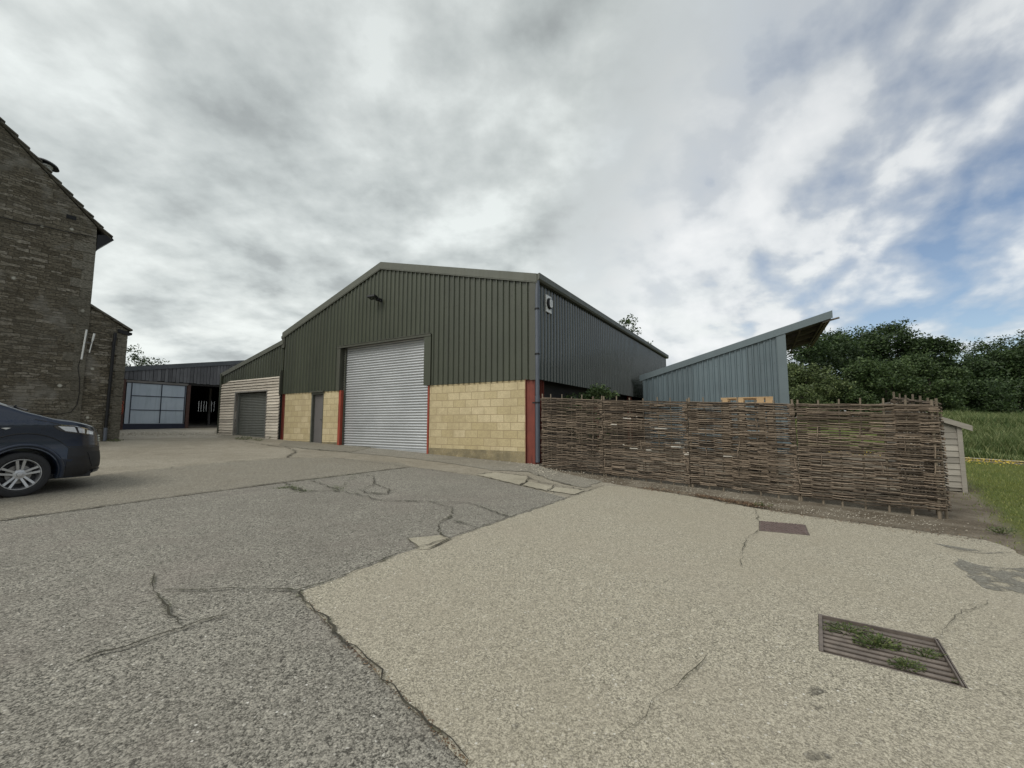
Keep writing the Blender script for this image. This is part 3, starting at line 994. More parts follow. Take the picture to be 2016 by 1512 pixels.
def corrugate(mb, u0, u1, zb, zt, put, breaks=()):
    """put(u, outward, z) -> point"""
    prof = rib_profile(u0, u1)
    for b in breaks:
        if u0 < b < u1:
            h = 0.0
            for (a, ha), (c, hc) in zip(prof, prof[1:]):
                if a <= b <= c:
                    h = ha + (hc - ha) * (b - a) / (c - a)
            prof.append((b, h))
    prof.sort()
    vs = []
    for u, h in prof:
        vs.append(put(u, h, zb(u)))
        vs.append(put(u, h, zt(u)))
    mb.add(vs, [(2 * i, 2 * i + 2, 2 * i + 3, 2 * i + 1) for i in range(len(prof) - 1)])


# ------------------------------------------------------------------ the barn
BO = Vector((0.596, 11.33, 0.326))
BZ = BO.z
RZ = -AZ
APEX_U, APEX_Z = -6.05, 7.10
R_Z, L_U, L_Z = 5.53, -11.86, 5.20
BLEN = 16.7
SKEW = 0.0192                      # the long side is not quite square to the front


def roof_top(u):
    if u >= APEX_U:
        return APEX_Z + (R_Z - APEX_Z) * (u - APEX_U) / (0.14 - APEX_U)
    return L_Z + (APEX_Z - L_Z) * (u - L_U) / (APEX_U - L_U)


barn = empty('barn', BO, 'large olive green corrugated steel barn with buff block base and silver roller shutter', 'barn', RZ)


def part(mb, name, mat, parent=barn, z0=BZ, smooth_angle=None):
    return mb.build(name, mat, parent, smooth_angle, zsub=z0)


def front(u, h, z):
    return (u, -h, z)


mb = MB()
CB = 2.62
zt = lambda u: roof_top(u) - 0.16
corrugate(mb, -11.74, -8.24, lambda u: CB, zt, front)
corrugate(mb, -8.24, -3.70, lambda u: 4.26, zt, front, (APEX_U,))
corrugate(mb, -3.70, 0.04, lambda u: CB, zt, front)
part(mb, 'front_cladding', M['olive'])
mb = MB()
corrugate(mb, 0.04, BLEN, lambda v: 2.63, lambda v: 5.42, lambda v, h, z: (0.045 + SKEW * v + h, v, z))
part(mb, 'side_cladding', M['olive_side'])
# corner trim
mb = MB()
mb.prism([(-0.10, -0.050), (0.092, -0.050), (0.092, 0.12), (0.086, 0.12), (0.086, -0.044), (-0.10, -0.044)], 2.60, 5.42, 'z')
part(mb, 'corner_flashing', M['dark_flashing'])
# verge flashings on the two rakes
for a, b, nm in ((APEX_U, 0.14, 'r'), (L_U, APEX_U, 'l')):
    mb = MB()
    mb.prism([(a, roof_top(a)), (b, roof_top(b)), (b, roof_top(b) - 0.23), (a, roof_top(a) - 0.23)], -0.075, -0.055, 'y')
    mb.prism([(a, roof_top(a)), (b, roof_top(b)), (b, roof_top(b) - 0.03), (a, roof_top(a) - 0.03)], -0.055, 0.20, 'y')
    mb.prism([(a, roof_top(a) - 0.23), (b, roof_top(b) - 0.23), (b, roof_top(b) - 0.26), (a, roof_top(a) - 0.26)], -0.068, -0.040, 'y')
    part(mb, 'verge_flashing', M['flashing'])
# lap joints of the flashing lengths
mb = MB()
mb.box(-11.90, -11.70, -0.058, 0.3, 4.55, 5.02)
mb.box(-11.93, -11.72, -0.07, 0.25, 4.95, 5.06)
part(mb, 'eaves_closer', M['dark_flashing'])
# roof sheets
mb = MB()
for a, b in ((APEX_U, 0.10), (L_U + 0.02, APEX_U)):
    sk = SKEW * BLEN
    za, zb_ = roof_top(a) - 0.04, roof_top(b) - 0.04
    mb.add([(a, 0.0, za), (b, 0.0, zb_), (b + sk, BLEN, zb_), (a + sk, BLEN, za), (a, 0.0, za - 0.08), (b, 0.0, zb_ - 0.08), (b + sk, BLEN, zb_ - 0.08), (a + sk, BLEN, za - 0.08)],
           [(0, 1, 2, 3), (7, 6, 5, 4), (0, 4, 5, 1), (1, 5, 6, 2), (2, 6, 7, 3), (3, 7, 4, 0)])
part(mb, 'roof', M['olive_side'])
# far walls, so the barn is closed
mb = MB()
mb.quad((L_U + 0.15, 0.05, 0.2), (L_U + 0.15, BLEN, 0.2), (L_U + 0.15, BLEN, 5.05), (L_U + 0.15, 0.05, 5.05))
mb.add([(L_U + 0.15, BLEN, 0.2), (0.3, BLEN, 0.2), (0.3, BLEN, 5.3), (APEX_U, BLEN, 6.9), (L_U + 0.15, BLEN, 5.0)], [(0, 1, 2, 3, 4)])
mb.quad((-0.32, 0.3, 0.2), (-0.32 + SKEW * BLEN, BLEN, 0.2), (-0.32 + SKEW * BLEN, BLEN, 2.75), (-0.32, 0.3, 2.75))
part(mb, 'rear_wall', M['dark_void'])
# block walls
for a, b in ((-11.56, -9.79), (-9.05, -8.14), (-3.73, -0.27)):
    mb = MB()
    mb.box(a, b, 0.012, 0.22, 0.62 if a < -5 else 0.66, CB + 0.06)
    part(mb, 'block_wall', M['block'])
mb = MB()
mb.box(-3.73, -0.27, 0.006, 0.23, 0.1, 0.665)
part(mb, 'plinth', M['plinth'])
mb = MB()
for a, b in ((-11.56, -9.79), (-9.05, -8.14)):
    mb.box(a, b, 0.010, 0.21, 0.3, 0.72)
part(mb, 'plinth', M['plinth'])


def column(u0, u1, z0, z1, mat, d0=0.0, d1=0.22):
    m = MB()
    t = 0.014
    m.box(u0, u0 + t, d0, d1, z0, z1)
    m.box(u1 - t, u1, d0, d1, z0, z1)
    m.box(u0 + t, u1 - t, d0 + 0.05, d0 + 0.064, z0, z1)
    return part(m, 'steel_column', mat)


column(-0.268, 0.03, 0.25, 2.64, M['red_dark'], -0.01)
column(-11.74, -11.58, 0.45, 2.64, M['red_dark'])
m = MB(); m.box(-8.14, -8.02, -0.01, 0.20, 0.45, CB + 0.01); part(m, 'steel_column', M['red_steel'])
m = MB(); m.box(-3.80, -3.735, -0.012, 0.20, 0.35, CB + 0.01); part(m, 'steel_column', M['red_steel'])
for v in (0.42, 4.8, 9.2, 13.6):
    m = MB()
    m.box(-0.20 + SKEW * v, 0.0 + SKEW * v, v, v + 0.015, 0.1, 2.75)
    m.box(-0.20 + SKEW * v, 0.0 + SKEW * v, v + 0.16, v + 0.175, 0.1, 2.75)
    m.box(-0.11 + SKEW * v, -0.095 + SKEW * v, v + 0.015, v + 0.16, 0.1, 2.75)
    part(m, 'steel_column', M['red_dark'])
# door head, jambs
mb = MB()
mb.box(-8.27, -3.67, -0.062, -0.045, 4.20, 4.30)
mb.box(-8.27, -3.67, -0.045, 0.26, 4.24, 4.262)
mb.box(-8.27, -3.67, -0.075, -0.062, 4.28, 4.30)
part(mb, 'door_head_flashing', M['dark_flashing'])
mb = MB()
mb.box(-3.95, -3.67, -0.048, -0.036, CB, 4.20)
mb.box(-3.95, -3.94, -0.036, 0.20, CB, 4.20)
part(mb, 'jamb_flashing', M['olive'])
mb = MB()
mb.box(-8.27, -8.10, -0.048, -0.036, CB, 4.20)
mb.box(-8.11, -8.10, -0.036, 0.22, CB, 4.20)
part(mb, 'jamb_flashing', M['dark_flashing'])


def shutter(u0, u1, z0, z1, v, pitch, depth, mat, parent, zbase, name='roller_shutter'):
    m = MB()
    n = int((z1 - z0) / pitch)
    prof = []
    for i in range(n):
        for j in range(7):
            t = j / 7.0
            # convex slat with a narrow hooked groove between slats
            if t < 0.74:
                off = depth * (0.25 + 0.75 * math.sin(math.pi * t / 0.74))
            else:
                off = -depth * 0.55 * math.sin(math.pi * (t - 0.74) / 0.26)
            prof.append((z0 + (i + t) * pitch, off))
    prof.append((z0 + n * pitch, 0))
    vs = []
    for z, off in prof:
        vs.append((u0, v - off, z))
        vs.append((u1, v - off, z))
    m.add(vs, [(2 * i, 2 * i + 1, 2 * i + 3, 2 * i + 2) for i in range(len(prof) - 1)])
    o = m.build(name, mat, parent, 60, zsub=zbase, recalc=False)
    # the sheet faces the yard
    return o


sh = shutter(-8.12, -3.78, 0.50, 4.34, 0.17, 0.0900, 0.022, M['galv'], barn, BZ)
m = MB(); m.box(-8.02, -3.80, 0.14, 0.20, 0.45, 0.56); m.build('bottom_rail', M['galv'], sh, zsub=BZ)
m = MB(); m.box(-8.02, -7.97, 0.10, 0.15, 0.45, 4.2); m.build('guide_rail', M['dark_flashing'], sh, zsub=BZ)
m = MB(); m.box(-3.86, -3.80, 0.10, 0.15, 0.45, 4.2); m.build('guide_rail', M['dark_flashing'], sh, zsub=BZ)
# personnel door
m = MB(); m.box(-9.71, -9.09, 0.10, 0.14, 0.55, 2.52, 0.004)
dr = part(m, 'door', M['grey_door'])
m = MB()
m.box(-9.79, -9.72, 0.0, 0.18, 0.5, 2.60); m.box(-9.085, -9.05, 0.0, 0.18, 0.5, 2.60); m.box(-9.72, -9.085, 0.0, 0.18, 2.525, 2.60)
m.build('door_frame', M['door_frame'], dr, zsub=BZ)
m = MB(); m.box(-9.86, -8.98, -0.075, -0.045, 2.60, 2.66); m.build('door_canopy', M['dark_flashing'], dr, zsub=BZ)
m = MB(); m.tube([(-9.17, 0.10, 1.55), (-9.17, 0.05, 1.55), (-9.28, 0.05, 1.55)], 0.010); m.build('handle', M['black'], dr, zsub=BZ)

# gutter along the eave and downpipe at the corner
mb = MB()
gp = [(0.04, 5.50), (0.035, 5.40), (0.07, 5.34), (0.17, 5.34), (0.21, 5.39), (0.215, 5.545), (0.195, 5.545), (0.19, 5.41), (0.16, 5.365), (0.08, 5.365), (0.06, 5.41)]
n = len(gp)
vs = [(u, -0.05, z) for u, z in gp] + [(u + SKEW * BLEN, BLEN + 0.1, z) for u, z in gp]
mb.add(vs, [(i, (i + 1) % n, n + (i + 1) % n, n + i) for i in range(n)])
mb.add([(u, -0.055, z) for u, z in gp[:6]] + [(u, -0.049, z) for u, z in gp[:6]], [(0, 1, 2, 3, 4, 5), (11, 10, 9, 8, 7, 6)] + [(i, (i + 1) % 6, 6 + (i + 1) % 6, 6 + i) for i in range(6)])
part(mb, 'gutter', M['flashing'])
mb = MB()
mb.tube([(0.125, -0.005, 5.36), (0.125, -0.005, 5.20), (0.125, -0.03, 4.9), (0.122, -0.03, 2.1)], 0.055, 12)
mb.tube([(0.122, -0.03, 2.16), (0.122, -0.03, 1.98)], 0.064, 12)
mb.tube([(0.122, -0.03, 2.02), (0.120, -0.03, 0.40)], 0.060, 12)
dp = part(mb, 'downpipe', M['grey_pvc'], smooth_angle=40)
for z in (4.55, 1.98, 3.3):
    m = MB(); m.tube([(0.122, -0.03, z - 0.02), (0.122, -0.03, z + 0.02)], 0.070, 12); m.box(-0.03, 0.10, -0.045, -0.015, z - 0.02, z + 0.02)
    m.build('pipe_bracket', M['black'], dp, zsub=BZ)

# floodlight over the shutter
fl = empty('floodlight', BO + XA * -6.12 + YA * -0.05 + Vector((0, 0, 5.70 - BZ)), 'small dark floodlight fixed on the green gable above the big roller shutter', 'floodlight', RZ)
m = MB()
m.box(-0.21, 0.11, -0.36, -0.14, -0.02, 0.05, 0.012)
for i in range(6):
    m.box(-0.18 + i * 0.05, -0.165 + i * 0.05, -0.33, -0.17, 0.05, 0.08)
o = m.build('lamp_housing', M['black'], fl); o.rotation_euler = (R(-14), 0, R(6))
m = MB(); m.box(-0.18, 0.08, -0.345, -0.165, -0.026, -0.0205); o = m.build('lamp_glass', M['window_glass'], fl); o.rotation_euler = (R(-14), 0, R(6))
m = MB(); m.box(0.02, 0.16, -0.16, 0.02, -0.03, 0.06, 0.01); m.box(0.12, 0.22, -0.10, -0.02, -0.07, -0.01, 0.01); m.build('bracket', M['black'], fl)

# alarm box on the long side
al = empty('alarm_box', BO + XA * (0.045 + 0.72 * SKEW + 0.036) + YA * 0.72 + Vector((0, 0, 4.86 - BZ)), 'white alarm box with black round sounder on the green barn side wall near the gutter', 'alarm box', RZ)
m = MB(); m.box(0.0, 0.035, -0.17, 0.17, -0.25, 0.25, 0.006); m.build('back_plate', M['white_plastic'], al)
m = MB(); m.lathe([(0.0, 0.10), (0.11, 0.10), (0.155, 0.085), (0.165, 0.036), (0.165, 0.0352)], 28, 'x', (0, 0, 0.01)); m.build('sounder', M['black'], al, 40)
m = MB(); m.prism([(0.10, 0.09), (0.10, -0.06), (0.04, -0.11), (-0.06, -0.10), (-0.09, -0.03), (-0.09, 0.09), (-0.03, 0.13), (0.05, 0.13)], 0.101, 0.106, 'x')
lp = m.build('label_plate', M['white_plastic'], al)
m = MB()
for i in range(4):
    m.box(0.1065, 0.108, -0.055, 0.06 - (i % 2) * 0.03, 0.075 - i * 0.04, 0.087 - i * 0.04)
m.build('faint_print', M['label_grey'], lp)

# ------------------------------------------------------------------ timber-fronted lean-to on the left of the barn
LO = BO + XA * -16.72
LO.z = 0.70
lean = empty('lean_to_garage', (LO.x, LO.y, 0.70), 'low lean-to garage with pale horizontal timber boards and a dark roller shutter', 'garage', RZ)
# local u runs from 0 (outer corner) to 4.95 (barn)
LW = 4.93
lt = lambda u: 3.79 + (4.90 - 3.79) * u / LW
lz = 0.70


def lpart(mb, name, mat, parent=lean, sm=None):
    return mb.build(name, mat, parent, sm, zsub=lz)


mb = MB()
zb_l = lambda u: 3.22 if u <= 0.02 else (3.22 + 0.14 * min(1, u / 0.8))
corrugate(mb, 0.0, LW, zb_l, lambda u: lt(u) - 0.15, front, (0.8,))
lpart(mb, 'upper_cladding', M['olive'])
mb = MB()
mb.prism([(-0.12, lt(-0.12)), (LW, lt(LW)), (LW, lt(LW) - 0.19), (-0.12, lt(-0.12) - 0.19)], -0.072, -0.052, 'y')
mb.prism([(-0.12, lt(-0.12)), (LW, lt(LW)), (LW, lt(LW) - 0.03), (-0.12, lt(-0.12) - 0.03)], -0.052, 0.2, 'y')
lpart(mb, 'verge_flashing', M['flashing'])
mb = MB()
mb.add([(-0.1, 0, lt(-0.1) - 0.04), (LW, 0, lt(LW) - 0.04), (LW, 16, lt(LW) - 0.04), (-0.1, 16, lt(-0.1) - 0.04), (-0.1, 0, lt(-0.1) - 0.1), (LW, 0, lt(LW) - 0.1), (LW, 16, lt(LW) - 0.1), (-0.1, 16, lt(-0.1) - 0.1)],
       [(0, 1, 2, 3), (7, 6, 5, 4), (0, 4, 5, 1), (1, 5, 6, 2), (2, 6, 7, 3), (3, 7, 4, 0)])
lpart(mb, 'roof', M['olive_side'])
mb = MB()
corrugate(mb, 0.05, 16, lambda v: 0.4, lambda v: 3.65, lambda v, h, z: (0.0 - h, v, z))
lpart(mb, 'side_cladding', M['olive_side'])
# waney boards, gaps between them show the near-black backing as shadow lines
mb = MB()
rb = random.Random(5)
su0, su1, sz1 = 1.46, 3.95, 2.84
z = 0.60
i = 0
while z < 3.34:
    h = 0.122
    top = z + h + 0.004

    def board(a, b):
        k = max(2, int((b - a) / 0.25))
        ph = rb.random() * 9
        vs = []
        for j in range(k + 1):
            u = a + (b - a) * j / k
            lim = 3.36 if u > 0.8 else 3.22 + 0.14 * max(0, u) / 0.8
            zz = z + 0.017 + 0.014 * mnoise.noise(Vector((u * 2.1, ph, i * 1.7)))
            t = min(top, lim)
            if zz > t - 0.01:
                zz = t - 0.01
            vs += [(u, -0.085, zz), (u, -0.050, t), (u, -0.045, zz + 0.004), (u, -0.020, t)]
        fs = []
        for j in range(k):
            q, w = 4 * j, 4 * j + 4
            fs += [(q, w, w + 1, q + 1), (q + 2, q + 3, w + 3, w + 2), (q, q + 2, w + 2, w), (q + 1, w + 1, w + 3, q + 3)]
        fs += [(0, 1, 3, 2), (4 * k, 4 * k + 2, 4 * k + 3, 4 * k + 1)]
        mb.add(vs, fs)
    if z + h * 0.5 < sz1:
        board(0.06, su0)
        board(su1, 4.86)
    else:
        board(0.06, 4.86)
    z += h
    i += 1
lpart(mb, 'timber_boards', M['pale_boards'])
mb = MB()
mb.box(0.06, su0 - 0.10, 0.002, 0.1, 0.4, 3.36); mb.box(su1 + 0.02, 4.86, 0.002, 0.1, 0.4, 3.36); mb.box(su0 - 0.1, su1 + 0.02, 0.002, 0.1, sz1, 3.36)
lpart(mb, 'backing_wall', M['dark_void'])
mb = MB()
mb.box(su0 - 0.10, su0, -0.09, 0.20, 0.5, sz1); mb.box(su1 - 0.01, su1 + 0.02, -0.09, 0.20, 0.5, sz1); mb.box(su0, su1 - 0.01, -0.088, 0.20, sz1 - 0.06, sz1)
lpart(mb, 'door_lining', M['grey_wood'])
mb = MB()
mb.box(-0.03, 0.055, -0.105, 0.05, 0.5, 3.72); lpart(mb, 'corner_flashing', M['olive'])
mb = MB(); mb.box(4.865, 4.925, -0.105, 0.05, 2.6, 3.6); lpart(mb, 'corner_flashing', M['dark_flashing'])
sh2 = shutter(su0, su1, 0.52, sz1 - 0.06, 0.10, 0.072, 0.018, M['dark_slats'], lean, lz)
m = MB(); m.box(su0, su0 + 0.045, 0.03, 0.085, 0.5, sz1 - 0.06); m.build('guide_rail', M['dark_slats'], sh2, zsub=lz)
m = MB(); m.box(su1 - 0.055, su1 - 0.011, 0.03, 0.085, 0.5, sz1 - 0.06); m.build('guide_rail', M['dark_slats'], sh2, zsub=lz)
m = MB(); m.box(su0 + 0.045, su1 - 0.055, 0.07, 0.13, 0.5, 0.58); m.build('bottom_rail', M['dark_slats'], sh2, zsub=lz)

# ------------------------------------------------------------------ old open barn at the far left
FO = Vector((-19.52, 20.9, 1.10))
fb = empty('open_barn', FO, 'low open fronted barn with silvered vertical boards beyond the stone house', 'barn', RZ)
fz = FO.z
# local: front wall in plane u = 0 facing +u, runs along v


def fpart(mb, name, mat, parent=fb, sm=None):
    return mb.build(name, mat, parent, sm, zsub=fz)


ftop = lambda v: 4.235 + 0.185 * v
rb = random.Random(9)
mb = MB()
v = -2.4
while v < 10.4:
    w = 0.135 + rb.random() * 0.03
    zb_ = 3.60 + 0.011 * v + rb.gauss(0, 0.012)
    mb.prism([(v, zb_), (v + w, zb_ + 0.002), (v + w, ftop(v + w) - 0.2), (v, ftop(v) - 0.2)], -0.02 + rb.random() * 0.008, 0.008 + rb.random() * 0.012, 'x')
    v += w + 0.012 + rb.random() * 0.008
fpart(mb, 'vertical_boards', M['grey_boards'])
mb = MB()
mb.prism([(-2.6, 3.45), (10.4, 3.59), (10.4, ftop(10.4) - 0.25), (-2.6, ftop(-2.6) - 0.25)], -0.06, -0.03, 'x')
fpart(mb, 'backing_wall', M['dark_void'])
mb = MB()
mb.prism([(-2.7, ftop(-2.7)), (10.6, ftop(10.6)), (10.6, ftop(10.6) - 0.24), (-2.7, ftop(-2.7) - 0.24)], 0.03, 0.06, 'x')
fpart(mb, 'verge_flashing', M['far_trim'])
mb = MB()
mb.prism([(-2.7, ftop(-2.7)), (10.6, ftop(10.6)), (10.6, ftop(10.6) - 0.06), (-2.7, ftop(-2.7) - 0.06)], -14, 0.03, 'x')
fpart(mb, 'roof', M['grey_boards'])
# sliding door of pale blue sheets
mb = MB()
mb.box(0.05, 0.075, 0.17, 2.70, 1.38, 3.46)
sd = fpart(mb, 'sliding_door', M['blue_sheet'])
mb = MB()
for vv in (0.36, 1.60, 2.66):
    mb.box(0.0755, 0.095, vv - 0.02, vv + 0.02, 1.40, 3.46)
for zz in (2.08, 2.80):
    mb.box(0.0745, 0.093, 0.36, 2.68, zz - 0.018, zz + 0.018)
mb.box(0.0745, 0.094, 0.17, 2.70, 3.44, 3.48)
mb.build('door_rails', M['navy_bar'], sd, zsub=fz)
mb = MB(); mb.box(0.04, 0.11, 0.05, 2.78, 3.47, 3.58); mb.build('track_beam', M['grey_wood'], sd, zsub=fz)
mb = MB(); mb.box(-0.02, 0.10, -2.4, 2.74, 0.9, 1.36); fpart(mb, 'sill_board', M['navy_bar'])
mb = MB(); mb.box(0.0, 0.12, 2.74, 2.90, 1.0, 3.52); fpart(mb, 'door_post', M['brown_post'])
mb = MB(); mb.box(0.0, 0.12, -0.22, 0.12, 1.0, 3.60); fpart(mb, 'door_post', M['brown_post'])
mb = MB(); mb.box(-0.04, 0.0, -2.4, -0.22, 1.0, 3.6); fpart(mb, 'front_wall', M['dark_void'])
# inside
mb = MB()
mb.box(-11.06, -11.03, -2.5, 10.45, 0.8, 2.3); mb.prism([(-2.5, 3.15), (10.45, 3.15), (10.45, ftop(10.45) - 0.07), (-2.5, ftop(-2.5) - 0.07)], -11.06, -11.03, 'x')
v = -2.4
while v < 10.4:
    w = 0.15 + rb.random() * 0.04
    mb.box(-11.03, -11.0, v, v + w, 0.8, ftop(v) - 0.08)
    v += w + (0.0 if rb.random() < 0.6 else 0.018)
fpart(mb, 'rear_boards', M['dark_void'])
mb = MB()
mb.box(-11.0, 0, -2.5, -2.45, 0.8, 3.7)
fpart(mb, 'end_wall', M['dark_void'])
mb = MB(); mb.box(-11.0, 0, 10.4, 10.45, 0.8, 5.9)
fpart(mb, 'end_wall', M['dark_void'])
mb = MB(); mb.box(-11.0, -0.1, -2.4, 10.4, 1.0, 1.21); fpart(mb, 'earth_floor', M['barn_earth'])
mb = MB(); mb.box(-3.2, -3.15, 3.25, 3.95, 2.45, 3.05); fpart(mb, 'tan_panel', M['tan_panel'])
mb = MB(); mb.box(-4.0, -3.92, 4.25, 4.36, 2.0, 3.2); mb.box(-4.05, -3.95, 5.6, 5.72, 1.2, 3.7); fpart(mb, 'inner_post', M['grey_wood'])

rope = MB()
rr = random.Random(3)
pts = []
for i in range(26):
    a = i / 25 * math.pi * 7
    pts.append((0.14 + 0.02 * math.sin(a * 1.7), -0.02 + 0.12 * math.sin(a) * (0.5 + 0.5 * rr.random()), 2.42 - 0.02 * i + 0.10 * math.cos(a)))
rope.tube(pts, 0.013, 5)
ro = rope.build('rope', M['orange_rope'], None, zsub=0)
ro.location = (FO.x, FO.y, 0); ro.rotation_euler = (0, 0, RZ)
tag(ro, 'tangle of orange rope hanging on the post left of the pale blue sliding door', 'rope')

# ------------------------------------------------------------------ stone house at the left edge
HO = Vector((-14.127, 15.2, 0.76))
house = empty('stone_house', HO, 'tall dark rubble stone house gable with a lower stone wing at its right', 'house', RZ)
hz = HO.z


def hpart(mb, name, mat, parent=house, sm=None):
    return mb.build(name, mat, parent, sm, zsub=hz)


HW = 3.7
ve = -1.07
hk = 0.985
rake = lambda v: 8.16 - hk * (v - (-0.76))
vap = ve - HW
mb = MB()
gz = lambda v: rake(v) - 0.14
mb.prism([(ve, 0.3), (ve, 7.75), (ve - 0.02, gz(ve)), (vap, gz(vap)), (vap - HW + 0.02, gz(ve)), (vap - HW, 7.75), (vap - HW, 0.3)], -9.0, 0.0, 'x')
hpart(mb, 'gable_wall', M['stone'])
mb = MB()
z = 0.3
i = 0
while z < 7.6:
    h = 0.30 + 0.05 * ((i * 37) % 5) / 5
    w = 0.55 if i % 2 == 0 else 0.30
    mb.box(-0.3, 0.010 + 0.006 * ((i * 13) % 4) / 4, ve - w, ve + 0.006, z, z + h - 0.012, 0.006)
    z += h
    i += 1
hpart(mb, 'quoins', M['quoin'])
# verge of stone tiles, stepped courses
mb = MB()
rb = random.Random(11)
v = -0.70
while v > vap:
    L = 0.24 + rb.random() * 0.05
    a, b = v, v - L
    th = 0.035 + rb.random() * 0.02
    off = rb.gauss(0, 0.012)
    u1 = 0.07 + rb.random() * 0.03
    mb.prism([(a + 0.03, rake(a) - 0.015 + off), (a + 0.03, rake(a) + th - 0.015 + off), (b - 0.05, rake(b) + 0.005), (b - 0.05, rake(b) - 0.05)], -0.55, u1, 'x')
    mb.prism([(a, rake(a) - 0.10 + off), (a, rake(a) - 0.03), (b, rake(b) - 0.03), (b, rake(b) - 0.10)], -0.5, u1 - 0.05, 'x')
    v -= L
hpart(mb, 'verge_tiles', M['stone_tile'])
mb = MB()
mb.prism([(-0.72, rake(-0.72)), (vap, rake(vap)), (2 * vap + 0.72, rake(-0.72)), (2 * vap + 0.72, rake(-0.72) - 0.1), (vap, rake(vap) - 0.12), (-0.72, rake(-0.72) - 0.1)], -9.2, -0.5, 'x')
hpart(mb, 'roof', M['stone_tile'])
mb = MB()
mb.prism([(-0.92, 8.10), (-0.72, 8.14), (-0.62, 8.02), (-0.74, 7.90), (-0.98, 7.62), (ve + 0.01, 7.45), (ve + 0.01, 8.05)], -8.8, 0.03, 'x')
hpart(mb, 'eaves_gutter', M['black'])
mb = MB()
mb.box(0.0005, 0.012, -1.86, -1.62, 8.34, 8.47)
for q in range(4):
    mb.box(0.012, 0.018, -1.85, -1.63, 8.35 + q * 0.03, 8.365 + q * 0.03)
hpart(mb, 'air_brick', M['black'])
# wing
mb = MB()
wt = lambda v: 5.50 - 0.585 * (v + 1.05)
mb.prism([(ve + 0.002, 0.3), (ve + 0.002, wt(ve)), (-0.02, wt(0) - 0.06), (-0.02, 0.3)], -6.0, -0.05, 'x')
hpart(mb, 'wing_wall', M['stone'])
mb = MB()
z = 0.3
i = 0
while z < 4.55:
    h = 0.27 + 0.07 * ((i * 29) % 5) / 5
    w = 0.42 if i % 2 == 0 else 0.27
    mb.box(-0.4, -0.036 + 0.010 * ((i * 7) % 3) / 3, -w, 0.0, z, min(z + h - 0.012, 4.75), 0.008)
    z += h
    i += 1
hpart(mb, 'quoins', M['quoin'])
mb = MB()
v = 0.08
while v > ve + 0.02:
    L = 0.26
    a, b = v, max(v - L, ve + 0.004)
    mb.prism([(a + 0.03, wt(a) - 0.02), (a + 0.03, wt(a) + 0.03), (b, wt(b) + 0.05), (b, wt(b) - 0.04)], -6.2, 0.03 + rb.random() * 0.02, 'x')
    v -= L
hpart(mb, 'wing_roof', M['stone_tile'])
mb = MB()
mb.prism([(-0.30, 4.82), (0.10, 4.74), (0.10, 4.66), (0.02, 4.62), (-0.30, 4.70)], -0.02, 0.035, 'x')
mb.box(-0.46, -0.28, -0.03, 0.07, 4.58, 4.80, 0.02)
mb.tube([(0.03, -0.37, 4.66), (0.04, -0.37, 4.5), (0.03, -0.385, 4.3), (0.02, -0.40, 1.25)], 0.048, 10)
for zz in (4.2, 2.9, 1.7):
    mb.tube([(0.03, -0.39, zz), (0.03, -0.39, zz + 0.05)], 0.06, 10)
hpart(mb, 'downpipe', M['black'], sm=40)
mb = MB()
mb.tube([(0.02, -0.40, 1.26), (0.02, -0.402, 0.80)], 0.055, 10)
hpart(mb, 'pipe_shoe', M['grey_pvc'], sm=40)

# things fixed to the house
HM = Matrix.Translation(Vector((HO.x, HO.y, 0))) @ Matrix.Rotation(RZ, 4, 'Z')


def hw(u, v, z):
    return HM @ Vector((u, v, z))


ae = empty('aerial', hw(0.03, -1.17, 4.0), 'pair of white tubular aerials on a bracket at the house corner', 'aerial', RZ)
m = MB(); m.tube([(0.10, -0.03, -0.42), (0.10, 0.03, 0.62)], 0.026, 10); m.build('antenna_tube', M['white_plastic'], ae, 40)
m = MB(); m.tube([(0.10, 0.15, -0.16), (0.10, 0.20, 0.28)], 0.016, 10); m.tube([(0.10, 0.20, 0.26), (0.10, 0.23, 0.52)], 0.030, 10); m.build('antenna_tube', M['white_plastic'], ae, 40)
m = MB(); m.tube([(-0.03, 0.02, 0.18), (0.13, 0.05, 0.17), (0.12, 0.18, 0.20)], 0.010, 8); m.build('bracket', M['grey_pvc'], ae, 40)
m = MB()
pp = [(0.02, -1.20, 3.6), (0.02, -1.24, 3.3), (0.02, -1.17, 2.9), (0.02, -1.15, 2.4), (0.02, -1.18, 2.05), (0.02, -1.30, 1.80), (0.02, -1.55, 1.72), (0.02, -1.9, 1.72), (0.02, -2.3, 1.68)]
m.tube(pp, 0.008, 6)
cb = m.build('cable', M['black']); cb.location = (HO.x, HO.y, 0); cb.rotation_euler = (0, 0, RZ)
tag(cb, 'black cable hanging from the white aerials and curving along the lower stone wall', 'cable')
m = MB()
m.tube([(0.03, -1.10 - 0.2 * i, 7.93 - 0.018 * i + 0.012 * math.sin(i * 1.3)) for i in range(20)], 0.012, 6)
cb = m.build('cable', M['black']); cb.location = (HO.x, HO.y, 0); cb.rotation_euler = (0, 0, RZ)
tag(cb, 'dark cable strung across the upper stone gable below the roof', 'cable')
rv = empty('roof_cowl', hw(-0.20, -2.40, 9.82), 'dark domed cowl on a pale base at the stone gable roof edge', 'roof cowl', RZ)
m = MB(); m.lathe([(0.0, 0.20), (0.15, 0.185), (0.27, 0.13), (0.31, 0.07), (0.28, 0.06), (0.0, 0.08)], 24, 'z'); o = m.build('cowl_cap', M['black'], rv, 50); o.rotation_euler = (R(-14), 0, 0); o.location = (0, 0.0, 0.10)
m = MB(); m.lathe([(0.12, -0.30), (0.12, 0.14), (0.17, 0.145), (0.17, 0.10), (0.12, 0.09)], 20, 'z'); m.lathe([(0.16, -0.02), (0.16, 0.02), (0.12, 0.03)], 20, 'z'); m.build('cowl_base', M['white_plastic'], rv, 50)

